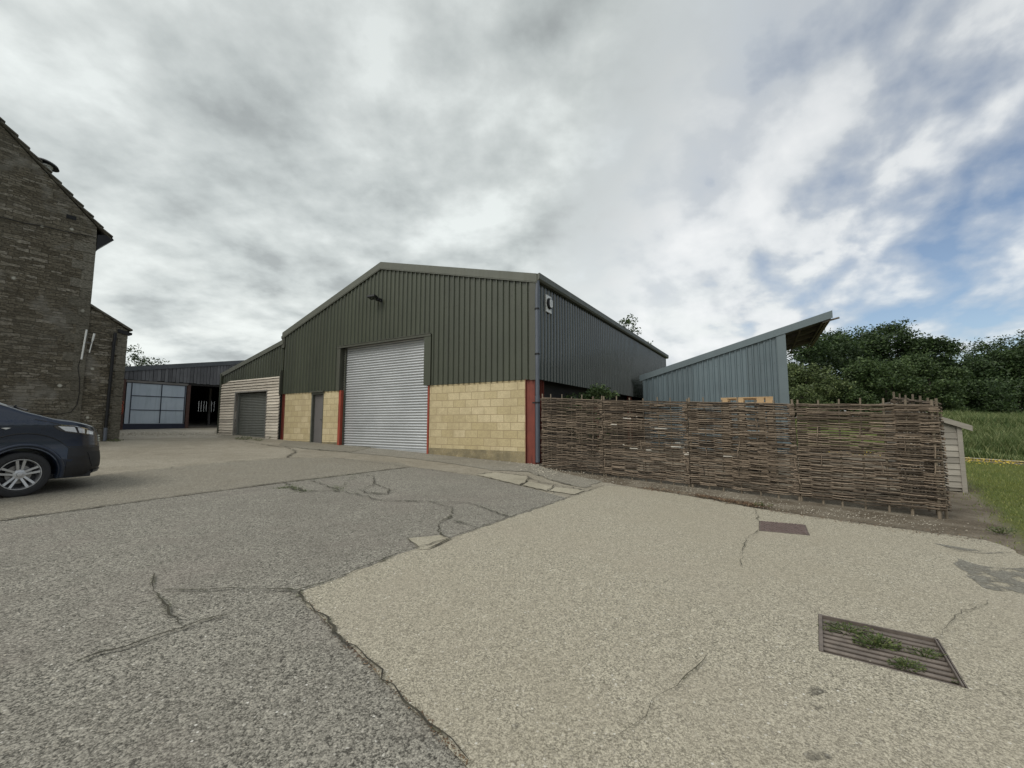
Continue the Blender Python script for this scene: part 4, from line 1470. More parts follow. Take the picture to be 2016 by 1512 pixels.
# ------------------------------------------------------------------ blue-grey mono-pitch shed
BS = Vector((260 / 825 * 18.3, 18.3, 0.42))
bshed = empty('blue_shed', BS, 'blue grey ribbed metal shed with a steep single slope roof behind the woven fence', 'shed', RZ)
bz = BS.z


def bpart(mb, name, mat, parent=bshed, sm=None):
    return mb.build(name, mat, parent, sm, zsub=bz)


btop = lambda u: 3.50 + (5.47 - 3.50) * (u + 0.14) / 6.89
SHW = 5.28
mb = MB()
corrugate(mb, 0.06, SHW - 0.1, lambda u: 0.3, lambda u: btop(u) - 0.22, front)
bpart(mb, 'front_cladding', M['blue_steel'])
mb = MB()
mb.prism([(-0.14, btop(-0.14)), (6.75, btop(6.75)), (6.75, btop(6.75) - 0.27), (-0.14, btop(-0.14) - 0.25)], -0.085, -0.06, 'y')
mb.prism([(-0.14, btop(-0.14)), (6.75, btop(6.75)), (6.75, btop(6.75) - 0.02), (-0.14, btop(-0.14) - 0.02)], -0.06, 0.15, 'y')
bpart(mb, 'verge_flashing', M['blue_trim'])
mb = MB()
mb.box(SHW - 0.27, SHW + 0.02, -0.055, -0.038, 0.3, btop(SHW) - 0.22); mb.box(SHW, SHW + 0.02, -0.038, 0.35, 0.3, btop(SHW) - 0.24)
bpart(mb, 'corner_flashing', M['blue_trim'])
mb = MB()
mb.box(-0.02, 0.10, -0.05, -0.036, 0.3, btop(0) - 0.2)
bpart(mb, 'corner_flashing', M['blue_steel'])
BD = 6.5
mb = MB()
mb.prism([(-0.14, btop(-0.14) - 0.03), (6.72, btop(6.72) - 0.03), (6.72, btop(6.72) - 0.09), (-0.14, btop(-0.14) - 0.09)], 0.15, BD, 'y')
bpart(mb, 'roof', M['rusty_soffit'])
mb = MB()
mb.box(-0.02, 0.02, 0.06, BD, 0.3, 3.3); mb.prism([(0, 0.3), (SHW, 0.3), (SHW, btop(SHW) - 0.2), (0, btop(0) - 0.2)], BD - 0.1, BD, 'y')
bpart(mb, 'rear_wall', M['dark_void'])
mb = MB()
for vv in (0.18, 1.7, 3.2, 4.7):
    mb.prism([(0.1, btop(0.1) - 0.10), (6.62, btop(6.62) - 0.10), (6.62, btop(6.62) - 0.24), (0.1, btop(0.1) - 0.26)], vv, vv + 0.07, 'y')
bpart(mb, 'rafters', M['timber_purlin'])
mb = MB()
for uu in (5.75, 6.45):
    mb.box(uu, uu + 0.06, 0.15, BD, btop(uu) - 0.29, btop(uu) - 0.245)
mb.box(6.60, 6.72, 0.1, BD, btop(6.6) - 0.26, btop(6.6) - 0.10)
mb.tube([(6.45, 0.02, btop(6.45) - 0.30), (6.95, 0.02, btop(6.95) - 0.33)], 0.035, 6)
bpart(mb, 'purlins', M['timber_purlin'])
m = MB(); m.box(SHW - 0.12, SHW, BD - 0.3, BD - 0.18, 0.3, 4.6); bpart(m, 'timber_post', M['timber_purlin'])
m = MB(); m.box(SHW - 0.12, SHW - 0.01, 3.2, 3.32, 0.3, 4.6); bpart(m, 'timber_post', M['timber_purlin'])

# ------------------------------------------------------------------ small boarded shed beyond the fence end
KS = Vector((9.25, 8.72, 0.04))
ks = empty('small_shed', KS, 'small weathered timber shed with lapped boards at the right end of the woven fence', 'shed', RZ)


def kpart(mb, name, mat, parent=ks, sm=None):
    return mb.build(name, mat, parent, sm, zsub=KS.z)


mb = MB()
kt = lambda u: 1.40 - 0.42 * u
i = 0
z = 0.12
while z < 1.72:
    h = 0.125
    a, b = -0.95, -0.045
    lim_a = min(z + h + 0.015, kt(a) - 0.04)
    ub = min(b, (1.40 - 0.05 - (z + 0.02)) / 0.42)
    if z + h + 0.015 > kt(b) - 0.04:
        ub2 = (1.40 - 0.045 - (z + h + 0.015)) / 0.42
        if ub < a or ub2 < a:
            break
        mb.prism([(a, z), (min(b, ub), z), (min(b, ub2), z + h + 0.015), (a, z + h + 0.015)], -0.022, 0.0, 'y')
    else:
        vs = [(a, -0.034, z), (b, -0.034, z), (b, -0.012, z + h + 0.015), (a, -0.012, z + h + 0.015), (a, 0.0, z), (b, 0.0, z), (b, 0.0, z + h + 0.015), (a, 0.0, z + h + 0.015)]
        mb.add(vs, [(0, 1, 2, 3), (7, 6, 5, 4), (0, 4, 5, 1), (1, 5, 6, 2), (2, 6, 7, 3), (3, 7, 4, 0)])
    z += h
    i += 1
kpart(mb, 'lapped_boards', M['shed_boards'])
mb = MB(); mb.box(-0.045, 0.03, -0.045, 0.03, 0.02, kt(0) - 0.02); kpart(mb, 'corner_post', M['shed_boards'])
mb = MB()
mb.prism([(-1.05, kt(-1.05) + 0.06), (0.17, kt(0.17) + 0.06), (0.17, kt(0.17) - 0.05), (-1.05, kt(-1.05) - 0.05)], -0.10, -0.075, 'y')
mb.prism([(-1.05, kt(-1.05) + 0.06), (0.17, kt(0.17) + 0.06), (0.17, kt(0.17) + 0.035), (-1.05, kt(-1.05) + 0.035)], -0.075, 1.35, 'y')
kpart(mb, 'roof', M['shed_boards'])
mb = MB(); mb.prism([(-0.95, 0.05), (0.02, 0.05), (0.02, kt(0.02)), (-0.95, kt(-0.95))], 0.002, 1.3, 'y'); kpart(mb, 'side_wall', M['shed_boards'])

# ------------------------------------------------------------------ woven hazel hurdles
def hurdle(name, A, B, zb_a, zb_b, ht_a, ht_b, seed, label, sag=None, pale_zone=None, stakes=7, ov=0.004):
    rnd = random.Random(seed)
    A = Vector((A[0], A[1], 0)); B = Vector((B[0], B[1], 0))
    D = (B - A)
    L = D.length
    D.normalize()
    rz = math.atan2(D.y, D.x)
    z0 = min(zb_a, zb_b)
    e = empty(name, (A.x, A.y, z0), label, 'hurdle fence', rz, 'woven hazel hurdles in a row')
    rods = MB(); peeled = []
    rows = 84
    sp = (L - 0.024) / (stakes - 1)
    sx = [0.012 + sp * k + (rnd.gauss(0, 0.012) if 0 < k < stakes - 1 else 0.0) for k in range(stakes)]
    zlo = lambda x: zb_a + (zb_b - zb_a) * x / L
    hh = lambda x: ht_a + (ht_b - ht_a) * x / L
    for r in range(rows):
        t = (r + 0.5) / rows
        par = r % 2
        x = -0.01 + rnd.gauss(0, 0.012)
        while x < L - 0.02:
            ln = rnd.uniform(0.8, 1.9)
            x1 = min(x + ln, L + ov + rnd.random() * ov)
            if L - x1 < 0.3:
                x1 = L + ov + rnd.random() * ov
            k = max(3, int((x1 - x) / 0.085))
            ph = rnd.random() * 20
            rad = rnd.uniform(0.0110, 0.0165)
            pts, rr_ = [], []
            sl = rnd.gauss(0, 0.010)
            for j in range(k + 1):
                xx = x + (x1 - x) * j / k
                wob = 0.022 * mnoise.noise(Vector((xx * 1.3, ph, r * 0.37))) + 0.006 * mnoise.noise(Vector((xx * 5, ph, r)))
                lift = 0.0
                if sag:
                    lift = sag(xx, t)
                yy = 0.046 * math.cos(math.pi * ((xx - 0.012) / sp) + math.pi * par) + 0.004 * mnoise.noise(Vector((xx * 4, ph + 7, r)))
                pts.append((xx, yy, zlo(xx) - z0 + t * hh(xx) + wob + sl * (xx - x) + lift))
                rr_.append(rad * (1.0 - 0.35 * j / k))
            tgt = rods
            if pale_zone:
                for (pxa, pxb, ta, tb, pr) in pale_zone:
                    if pxa < (x + x1) / 2 < pxb + 0.4 and ta < t < tb and rnd.random() < pr:
                        tgt = None
            if tgt is None:
                # only a peeled stretch shows white
                a = rnd.randint(0, max(0, k - 3))
                pale = MB()
                pale.tube(pts[a:a + 4], [q * 1.12 for q in rr_[a:a + 4]], 5)
                peeled.append(pale)
                tgt = rods
            tgt.tube(pts, rr_, 5)
            x = x1 - rnd.uniform(0.0, 0.12)
    # binding rods along the top
    for q in range(2):
        pts = [(xx, 0.02 * math.cos(math.pi * (xx - 0.05) / sp + q * math.pi), zlo(xx) - z0 + hh(xx) * (1.0 + 0.008 * q) + 0.012 * mnoise.noise(Vector((xx * 2, q, seed)))) for xx in [L * j / 24 for j in range(25)]]
        rods.tube(pts, 0.011, 5)
    # a few short vertical twisted rods woven over the face
    for q in range(10):
        xx = rnd.choice(sx) + rnd.gauss(0, 0.03); a = rnd.uniform(0.05, 0.8)
        rods.tube([(xx + rnd.gauss(0, 0.01), -0.058, zlo(xx) - z0 + hh(xx) * a), (xx, -0.060, zlo(xx) - z0 + hh(xx) * (a + 0.06)), (xx + rnd.gauss(0, 0.012), -0.058, zlo(xx) - z0 + hh(xx) * (a + 0.11))], 0.009, 5)
    rods.build('weave', M['rod'], e, 60, recalc=False)
    for pale in peeled:
        pale.build('peeled_rod', M['rod_pale'], e, 60, recalc=False)
    for k, xx in enumerate(sx):
        m = MB()
        tall = 0.07 + rnd.random() * 0.06
        lean_x = rnd.gauss(0, 0.012)
        rad = (0.017 + rnd.random() * 0.007) * (1.35 if k in (0, stakes - 1) else 1.0)
        zb = zlo(xx) - z0
        m.tube([(xx - lean_x, 0, zb - 0.16), (xx, 0.002, zb + 0.5), (xx + lean_x * 0.3, 0, zb + hh(xx) * 0.75), (xx + lean_x, 0.0, zb + hh(xx) + tall)], [rad * 0.85, rad * 0.8, rad * 0.75, rad * 0.7], 7)
        m.build('stake', M['stake'], e, 50)
    return e


fa = FA
fpt = lambda s: FA + FD * s
fzb = lambda s: plane_h(fpt(s).x, fpt(s).y)
bounds = [0.05, 1.78, 3.67, 5.49, 7.24]
hts = [1.76, 1.71, 1.685, 1.66, 1.66]
gap = [0.02, 0.03, 0.05, 0.06, 0.10]
labs = ['woven hazel hurdle panel next to the grey downpipe, gappy at its bottom left corner',
        'woven hazel hurdle panel with white peeled rods across its middle',
        'woven hazel hurdle panel in front of the stacked pallets, dense and dark',
        'woven hazel hurdle panel at the right end, raised off the ground on short stakes']


def sag0(x, t):
    # lowest rods of the first panel have slumped away from the pipe
    if t < 0.26:
        return -0.20 * max(0.0, 1 - x / 0.75) * (0.26 - t) / 0.26 * 0.9 - 0.0
    return 0.07 * max(0, 1 - x / 0.5) * max(0, 0.5 - t)


pz = [None, [(0.0, 0.55, 0.66, 0.84, 0.30), (0.8, 1.7, 0.32, 0.50, 0.30)], [(0.0, 0.25, 0.36, 0.46, 0.4)], None]
hz_ = []
for i in range(4):
    s0, s1 = bounds[i], bounds[i + 1] - 0.030
    a, b = fpt(s0), fpt(s1)
    hz_.append(hurdle('wattle_hurdle', (a.x, a.y), (b.x, b.y), fzb(s0) + gap[i], fzb(s1) + gap[i + 1], hts[i] - gap[i], hts[i + 1] - gap[i + 1], 40 + i, labs[i], sag0 if i == 0 else None, pz[i], ov=0.04 if i == 3 else 0.004))
ra = fpt(7.27) + FN * 0.06
rbv = ra + Vector((math.sin(R(27)), math.cos(R(27)), 0)) * 1.8
hurdle('wattle_hurdle', (ra.x, ra.y), (rbv.x, rbv.y), plane_h(ra.x, ra.y) + 0.08, plane_h(rbv.x, rbv.y) + 0.1, 1.62, 1.74, 77,
       'woven hazel hurdle panel turning the corner at the fence end, seen edge on')

# ------------------------------------------------------------------ pallets stacked behind the fence
PL = Vector((5.60, 9.95, 0))
PW = 1.04


def make_pallet(fresh):
    e = empty('pallet', (0, 0, 0), 'x', 'pallet', RZ, 'pallets stacked behind the fence')
    mt = M['pallet'] if fresh else M['pallet_old']
    m = MB()
    for k in range(7):
        m.box(-PW / 2, PW / 2, -0.5 + k * 0.15, -0.5 + k * 0.15 + 0.10, 0.122, 0.144)
    m.build('deck_boards', mt, e)
    m = MB()
    for y in (-0.5, -0.05, 0.40):
        m.box(-PW / 2, PW / 2, y, y + 0.1, 0.0, 0.022)
    m.build('bottom_boards', mt, e)
    for y in (-0.5, -0.05, 0.40):
        for x in (-PW / 2, -0.20, 0.20, PW / 2 - 0.145):
            m = MB(); m.box(x + 0.002, x + 0.142, y + 0.002, y + 0.098, 0.0225, 0.1215)
            m.build('block', mt, e)
    return e


pz0 = plane_h(PL.x, PL.y) - 0.02
top_p = make_pallet(True)
old_p = make_pallet(False)
NPAL = 13
rp = random.Random(2)
hP = (2.40 - pz0) / NPAL
for i in range(NPAL):
    if i == NPAL - 1:
        o = top_p
        o['label'] = 'fresh orange wood pallet on top of the stack showing above the woven fence'
    else:
        o = old_p if i == 0 else copy_tree(old_p)
        o['label'] = 'weathered grey pallet in the stack behind the woven fence, under the fresh orange one'
    o.location = (PL.x + rp.gauss(0, 0.008), PL.y + rp.gauss(0, 0.008), pz0 + i * 0.1445)
# the stack stands on its own height
# ------------------------------------------------------------------ manhole cover and drain grid
def flat_frame(corners):
    return [Vector((x, y, plane_h(x, y))) for x, y in corners]


mc = [G(1494, 1028), G(1586, 1036), G(1593, 1058), G(1494, 1047)]
c0 = Vector(mc[0]); cu = Vector(mc[1]) - c0; cvv = Vector(mc[3]) - c0
ctr = (Vector(mc[0]) + Vector(mc[1]) + Vector(mc[2]) + Vector(mc[3])) / 4
man = empty('manhole_cover', (ctr.x, ctr.y, plane_h(ctr.x, ctr.y)), 'rusty brown chequered manhole cover in the pale concrete near the fence', 'manhole cover')


def mpt(a, b, h):
    p = c0 + cu * a + cvv * b
    return (p.x - ctr.x, p.y - ctr.y, plane_h(p.x, p.y) - plane_h(ctr.x, ctr.y) + h)


def slab(m, a0, a1, b0, b1, h0, h1, f):
    vs = [f(a0, b0, h0), f(a1, b0, h0), f(a1, b1, h0), f(a0, b1, h0), f(a0, b0, h1), f(a1, b0, h1), f(a1, b1, h1), f(a0, b1, h1)]
    m.add(vs, [(0, 3, 2, 1), (4, 5, 6, 7), (0, 1, 5, 4), (1, 2, 6, 5), (2, 3, 7, 6), (3, 0, 4, 7)])


m = MB()
slab(m, 0.03, 0.97, 0.03, 0.97, -0.02, 0.020, mpt)
for i in range(9):
    for j in range(9):
        x_, y_ = 0.05 + i * 0.1, 0.05 + j * 0.1
        if (i + j) % 2 == 0:
            slab(m, x_, x_ + 0.085, y_ + 0.026, y_ + 0.060, 0.0195, 0.030, mpt)
        else:
            slab(m, x_ + 0.026, x_ + 0.060, y_, y_ + 0.085, 0.0195, 0.030, mpt)
m.build('cover_plate', M['cast_iron'], man)
m = MB()
for q in ((0, 1, 0, 0.025), (0, 1, 0.975, 1), (0, 0.025, 0.025, 0.975), (0.975, 1, 0.025, 0.975)):
    slab(m, *q, -0.02, 0.018, mpt)
m.build('cover_frame', M['grid_steel'], man)

gc = [Vector(G(1611, 1212)), Vector(G(1848, 1262)), Vector(G(1908, 1361)), Vector(G(1612, 1286))]
gctr = sum(gc, Vector((0, 0))) / 4
grid = empty('drain_grid', (gctr.x, gctr.y, plane_h(gctr.x, gctr.y)), 'rusty steel bar drain grid with weeds growing through, nearest in the pale concrete', 'drain grid')


def gpt(a, b, h):
    p = (gc[0] * (1 - a) + gc[1] * a) * (1 - b) + (gc[3] * (1 - a) + gc[2] * a) * b
    return (p.x - gctr.x, p.y - gctr.y, plane_h(p.x, p.y) - plane_h(gctr.x, gctr.y) + h)


m = MB()
slab(m, 0.0, 1.0, 0.0, 1.0, -0.22, -0.20, gpt)
for q in ((-0.01, 0.0, 0, 1), (1.0, 1.01, 0, 1), (0, 1, -0.01, 0.0), (0, 1, 1.0, 1.01)):
    slab(m, *q, -0.20, 0.010, gpt)
m.build('pit', M['pit'], grid)
for k in range(9):
    b = 0.09 + k * 0.107
    m = MB()
    m.tube([gpt(0.03, b, -0.012), gpt(0.5, b, -0.011), gpt(0.975, b, -0.012)], 0.0145, 12)
    m.build('bar', M['grid_steel'], grid, 50)
m = MB()
slab(m, 0.004, 0.036, 0.004, 0.996, -0.03, 0.016, gpt)
m.build('frame_side', M['grid_steel'], grid)
m = MB()
slab(m, 0.962, 0.976, 0.004, 0.996, -0.03, 0.020, gpt)
m.build('frame_side', M['grid_steel'], grid)
m = MB()
slab(m, 0.988, 0.997, 0.004, 0.996, -0.03, 0.014, gpt)
m.build('frame_side', M['grid_steel'], grid)
m = MB()
slab(m, 0.036, 0.962, 0.004, 0.030, -0.03, 0.014, gpt)
m.build('frame_side', M['grid_steel'], grid)
grid['label'] = 'rusty steel bar drain grid with weeds growing through, nearest in the pale concrete'


def weed(name, x, y, z, size, n, seed, label, spread=1.0, cat='weed', mat='weed', group=None):
    rnd = random.Random(seed)
    m = MB()
    for i in range(n):
        a = rnd.random() * 6.283
        r = (rnd.random() ** 0.7) * size * spread
        bx, by = r * math.cos(a), r * math.sin(a) * 0.6
        h = size * rnd.uniform(0.10, 0.60) * (1 - 0.5 * r / (size * spread + 1e-6))
        l = size * rnd.uniform(0.10, 0.24)
        d = Vector((math.cos(a + rnd.gauss(0, 0.8)), math.sin(a + rnd.gauss(0, 0.8)), rnd.uniform(-0.1, 0.8))).normalized()
        s = d.cross(Vector((rnd.gauss(0, 1), rnd.gauss(0, 1), 1))).normalized() * l * 0.30
        p = Vector((bx, by, h))
        m.add([p, p + d * l * 0.5 + s, p + d * l, p + d * l * 0.5 - s], [(0, 1, 2, 3)])
        if i % 4 == 0:
            m.tube([(bx * 0.3, by * 0.3, -0.01), (bx * 0.7, by * 0.7, h * 0.6), p], 0.0022, 4)
    o = m.build(name, M[mat], None, recalc=False, loc=(x, y, z))
    return tag(o, label, cat, group)


def gp3(a, b, h=0.0):
    q = gpt(a, b, h)
    return (q[0] + gctr.x, q[1] + gctr.y, q[2] + plane_h(gctr.x, gctr.y))


for (a, b, s, n, sd, lb, sp) in ((0.47, 0.47, 0.115, 300, 1, 'biggest leafy green weed in the middle of the drain grid', 1.2),
                                 (0.24, 0.26, 0.075, 260, 2, 'low green weed along the second bar of the drain grid, by its left frame', 2.2),
                                 (0.64, 0.80, 0.075, 230, 3, 'dark green weed at the near edge of the drain grid', 1.4),
                                 (0.83, 0.42, 0.065, 180, 4, 'thin pale weed between the bars at the right of the drain grid', 1.7),
                                 (0.98, 0.85, 0.04, 60, 5, 'tiny weed outside the right frame of the drain grid', 1.2),
                                 (-0.01, 0.35, 0.045, 60, 6, 'small weed tuft outside the left frame of the drain grid', 0.8)):
    q = gp3(a, b, -0.006)
    weed('weed', q[0], q[1], q[2], s, n, sd, lb, sp, group='weeds in the drain grid')
for (px, py, s, n, sd, lb) in ((1502, 998, 0.12, 70, 11, 'small green weed at the concrete edge above the manhole cover'),
                               (1972, 1050, 0.13, 160, 12, 'leafy grassy weed where the lawn meets the concrete corner'),
                               (480, 866, 0.25, 120, 13, 'weeds at the foot of the dark roller shutter'),
                               (545, 864, 0.30, 130, 14, 'weed at the right foot of the pale boarded garage front'),
                               (508, 868, 0.18, 90, 15, 'low weed at the sill of the dark roller shutter, in front of its middle'),
                               (225, 870, 0.20, 90, 16, 'weed at the foot of the stone wing wall')):
    x, y = G(px, py)
    weed('weed', x, y, plane_h(x, y) + 0.01, s, n, sd, lb, 1.3)

# ------------------------------------------------------------------ loose stuff on the ground
def scatter_stuff(name, mat, n, where, size, seed, flat=True):
    rnd = random.Random(seed)
    m = MB()
    for i in range(n):
        x, y = where(rnd)
        z = plane_h(x, y) + 0.012
        l = size * rnd.uniform(0.4, 1.3)
        a = rnd.random() * 6.283
        d = Vector((math.cos(a), math.sin(a), rnd.gauss(0, 0.25)))
        s = Vector((-math.sin(a), math.cos(a), rnd.gauss(0, 0.35))) * rnd.uniform(0.3, 0.7)
        p = Vector((x, y, z + rnd.random() * size * 0.4))
        if flat:
            m.add([p - d * l, p - s * l, p + d * l, p + s * l], [(0, 1, 2, 3)])
        else:
            h = l * 0.7
            q = [p + Vector((math.cos(a + k * 1.2566) * l * rnd.uniform(0.7, 1.1), math.sin(a + k * 1.2566) * l * rnd.uniform(0.7, 1.1), -0.2 * h)) for k in range(5)]
            m.add(q + [p + Vector((rnd.gauss(0, 0.15) * l, rnd.gauss(0, 0.15) * l, h))], [(0, 1, 5), (1, 2, 5), (2, 3, 5), (3, 4, 5), (4, 0, 5)])
    o = m.build(name, mat, None, recalc=False)
    return tag(o, kind='stuff')


ckw = lambda rnd: (lambda p: p)(None)


def along(pix, spread):
    pts = [Vector(G(*q)) for q in pix]

    def f(rnd):
        i = rnd.randrange(len(pts) - 1)
        t = rnd.random()
        p = pts[i] * (1 - t) + pts[i + 1] * t
        return p.x + rnd.gauss(0, spread), p.y + rnd.gauss(0, spread)
    return f


scatter_stuff('leaf_litter', M['debris'], 1500, along([(1262, 962), (1300, 966), (1380, 978), (1440, 990), (1500, 998)], 0.09), 0.016, 1)
scatter_stuff('leaf_litter', M['debris'], 900, along([(1375, 976), (1420, 984), (1470, 992), (1490, 998)], 0.07), 0.018, 2)
scatter_stuff('leaf_litter', M['debris'], 700, along([(1500, 1004), (1650, 1026), (1800, 1046), (1950, 1067)], 0.10), 0.012, 3)
scatter_stuff('pebbles', M['pebble'], 1400, along([(1070, 922), (1190, 946), (1400, 974), (1600, 1008), (1850, 1036)], 0.26), 0.008, 4, False)
scatter_stuff('pebbles', M['pebble'], 700, along([(840, 886), (940, 897), (1045, 914), (1090, 934)], 0.30), 0.018, 5, False)
scatter_stuff('pebbles', M['pebble'], 800, along([(240, 856), (330, 854), (425, 856)], 0.7), 0.035, 6, False)
scatter_stuff('pebbles', M['pebble'], 260, lambda r: (r.uniform(-6, 4), r.uniform(1.5, 8)), 0.007, 7, False)
scatter_stuff('moss', M['weed'], 420, along([(548, 962), (575, 960), (600, 970), (570, 955)], 0.05), 0.014, 8)
scatter_stuff('moss', M['weed'], 500, along([(560, 951), (700, 934), (668, 968), (660, 957)], 0.05), 0.010, 9)
scatter_stuff('moss', M['debris'], 400, along([(587, 1168), (680, 1270), (735, 1318), (848, 1432), (925, 1512)], 0.012), 0.007, 10)


# grass
def blades(name, mat, n, where, hgt, wid, seed, lean=0.5):
    rnd = random.Random(seed)
    vs, fs = [], []
    for i in range(n):
        x, y, k = where(rnd)
        z = height(x, y) - 0.03
        h = hgt * rnd.uniform(0.5, 1.25) * k
        a = rnd.random() * 6.283
        w = wid * rnd.uniform(0.6, 1.3)
        ca, sa = math.cos(a) * w, math.sin(a) * w
        b = rnd.random() * 6.283
        lx, ly = math.cos(b) * lean * h, math.sin(b) * lean * h
        o = len(vs)
        vs += [(x - ca, y - sa, z), (x + ca, y + sa, z), (x + lx * 0.4 + ca * 0.8, y + ly * 0.4 + sa * 0.8, z + h * 0.6), (x + lx * 0.4 - ca * 0.8, y + ly * 0.4 - sa * 0.8, z + h * 0.6), (x + lx, y + ly, z + h)]
        fs += [(o, o + 1, o + 2, o + 3), (o + 3, o + 2, o + 4)]
    m = MB()
    m.v, m.f = vs, fs
    o = m.build(name, mat, None, recalc=False)
    return tag(o, kind='stuff')


def lawn_where(rnd):
    while True:
        y = rnd.uniform(1.5, 18)
        x = rnd.uniform(5.5, 27)
        if x / max(y, 0.1) < 0.9:
            continue
        if bank_s(x, y) > -0.25:
            continue
        t = turf_at(x, y)
        if rnd.random() > t:
            continue
        if rnd.random() > 1.0 / (1 + 0.012 * (x * x + y * y)) * 3:
            continue
        return x, y, min(1.0, 0.45 + 0.06 * bank_s(17.2, 15.9) + 0.045 * (y + x - 9))


blades('lawn_grass', M['grass'], 80000, lawn_where, 0.065, 0.005, 21)


def bank_where(rnd):
    while True:
        x = rnd.uniform(10, 48)
        y = rnd.uniform(8, 34)
        s = bank_s(x, y)
        if 0.7 < s < 15 and 0.98 < x / y < 1.7:
            return x, y, 0.75 + 0.5 * mnoise.noise(Vector((x * 0.6, y * 0.6, 1.0))) + (0.2 if s > 2 else -0.2)


blades('tall_grass', M['tall_grass'], 80000, bank_where, 0.55, 0.014, 22, 0.45)


def flower_where(rnd):
    while True:
        x = rnd.uniform(12, 24)
        y = rnd.uniform(8, 17)
        s = bank_s(x, y)
        if -3.3 < s < -0.35 and rnd.random() < (1 if s > -2.0 else 0.25):
            return x, y


def buttercups():
    rnd = random.Random(5)
    m = MB()
    for i in range(2600):
        x, y = flower_where(rnd)
        z = height(x, y) + rnd.uniform(0.04, 0.10)
        r = 0.018
        m.add([(x + r * math.cos(k * 1.2566), y + r * math.sin(k * 1.2566), z + rnd.gauss(0, 0.006)) for k in range(5)], [(0, 1, 2, 3, 4)])
    tag(m.build('buttercups', M['yellow'], None, recalc=False), kind='stuff')


buttercups()


# ------------------------------------------------------------------ trees
def tree(name, x, y, top_z, rad, mat, seed, label, leaves=9000, leaf=0.22, aspect=1.0, low=0.15, cat='tree', group='trees behind the tall grass bank', trunk_r=0.16, nclump=150, base_z=None, wind=0.25, fill=0.55):
    rnd = random.Random(seed)
    z0 = height(x, y) if base_z is None else base_z
    H = top_z - z0
    e = empty(name, (x, y, z0), label, cat, 0, group)
    # trunk and limbs
    tk = MB()
    tk.tube([(0, 0, -0.3), (0.05 * H * rnd.gauss(0, 0.3), 0.03, H * 0.25), (0.06 * H * rnd.gauss(0, 0.5), 0.0, H * 0.55), (0.05, 0, H * 0.85)], [trunk_r * 1.3, trunk_r, trunk_r * 0.7, trunk_r * 0.2], 8)
    lobes = []
    nl = max(6, int(9 * fill / 0.55))
    for i in range(nl):
        a = rnd.random() * 6.283
        hz = low + (1 - low) * (i + 0.5) / nl
        rr = rad * (0.35 + 0.45 * math.sin(math.pi * min(1, max(0, (hz - low * 0.6) / (1 - low * 0.6) * 0.85 + 0.1)))) * rnd.uniform(0.5, 1.0)
        c = Vector((math.cos(a) * rr, math.sin(a) * rr * aspect, hz * H))
        lr = rad * rnd.uniform(0.34, 0.58)
        if c.z + lr * 0.8 > H:
            c.z = H - lr * 0.8
        lobes.append((c, lr))
        tk.tube([(0, 0, H * max(0.12, hz * 0.45)), (c.x * 0.5, c.y * 0.5, c.z * 0.75), tuple(c)], [trunk_r * 0.45, trunk_r * 0.3, trunk_r * 0.08], 5)
    tk.build('trunk', M['bark'], e, 50)
    clumps = []
    for i in range(nclump):
        c, lr = rnd.choice(lobes)
        d = Vector((rnd.gauss(0, 1), rnd.gauss(0, 1), rnd.gauss(0.25, 0.9))).normalized()
        p = c + Vector((d.x * lr, d.y * lr * aspect, d.z * lr * 0.85)) * rnd.uniform(0.62, 0.98)
        p.z = max(p.z, 0.25)
        clumps.append((p, rad * rnd.uniform(0.10, 0.22)))
    vs, fs = [], []
    per = max(1, leaves // nclump)
    for p, cr in clumps:
        for k in range(per):
            q = p + Vector((max(-1.7, min(1.7, rnd.gauss(0, 1))) * cr * 0.60, max(-1.7, min(1.7, rnd.gauss(0, 1))) * cr * 0.60, max(-1.6, min(1.6, rnd.gauss(0, 1))) * cr * 0.42))
            if q.z < 0.05:
                continue
            d = Vector((rnd.gauss(wind, 1), rnd.gauss(0, 1), rnd.gauss(0, 0.7))).normalized()
            n = Vector((rnd.gauss(0, 1), rnd.gauss(0, 1), rnd.gauss(0.6, 0.8)))
            s = d.cross(n)
            if s.length < 1e-3:
                continue
            s.normalize()
            l = leaf * rnd.uniform(0.55, 1.3)
            o = len(vs)
            vs += [q - d * l * 0.5, q + s * l * 0.26, q + d * l * 0.5, q - s * l * 0.26]
            fs.append((o, o + 1, o + 2, o + 3))
    m = MB()
    zmax = sorted(q.z for q in vs)[int(len(vs) * 0.995)]
    kz = H / zmax
    m.v = [(q.x, q.y, q.z * kz) for q in vs]
    m.f = fs
    m.build('crown', M[mat], e, recalc=False)
    return e


def px_tree(name, px, D, top_py, half_px, mat, seed, label, **kw):
    x = (px - 1008) / 828.0 * D
    tz = CAM_H + (831 - top_py) / 828.0 * D
    return tree(name, x, D, tz, half_px / 828.0 * D, mat, seed, label, **kw)


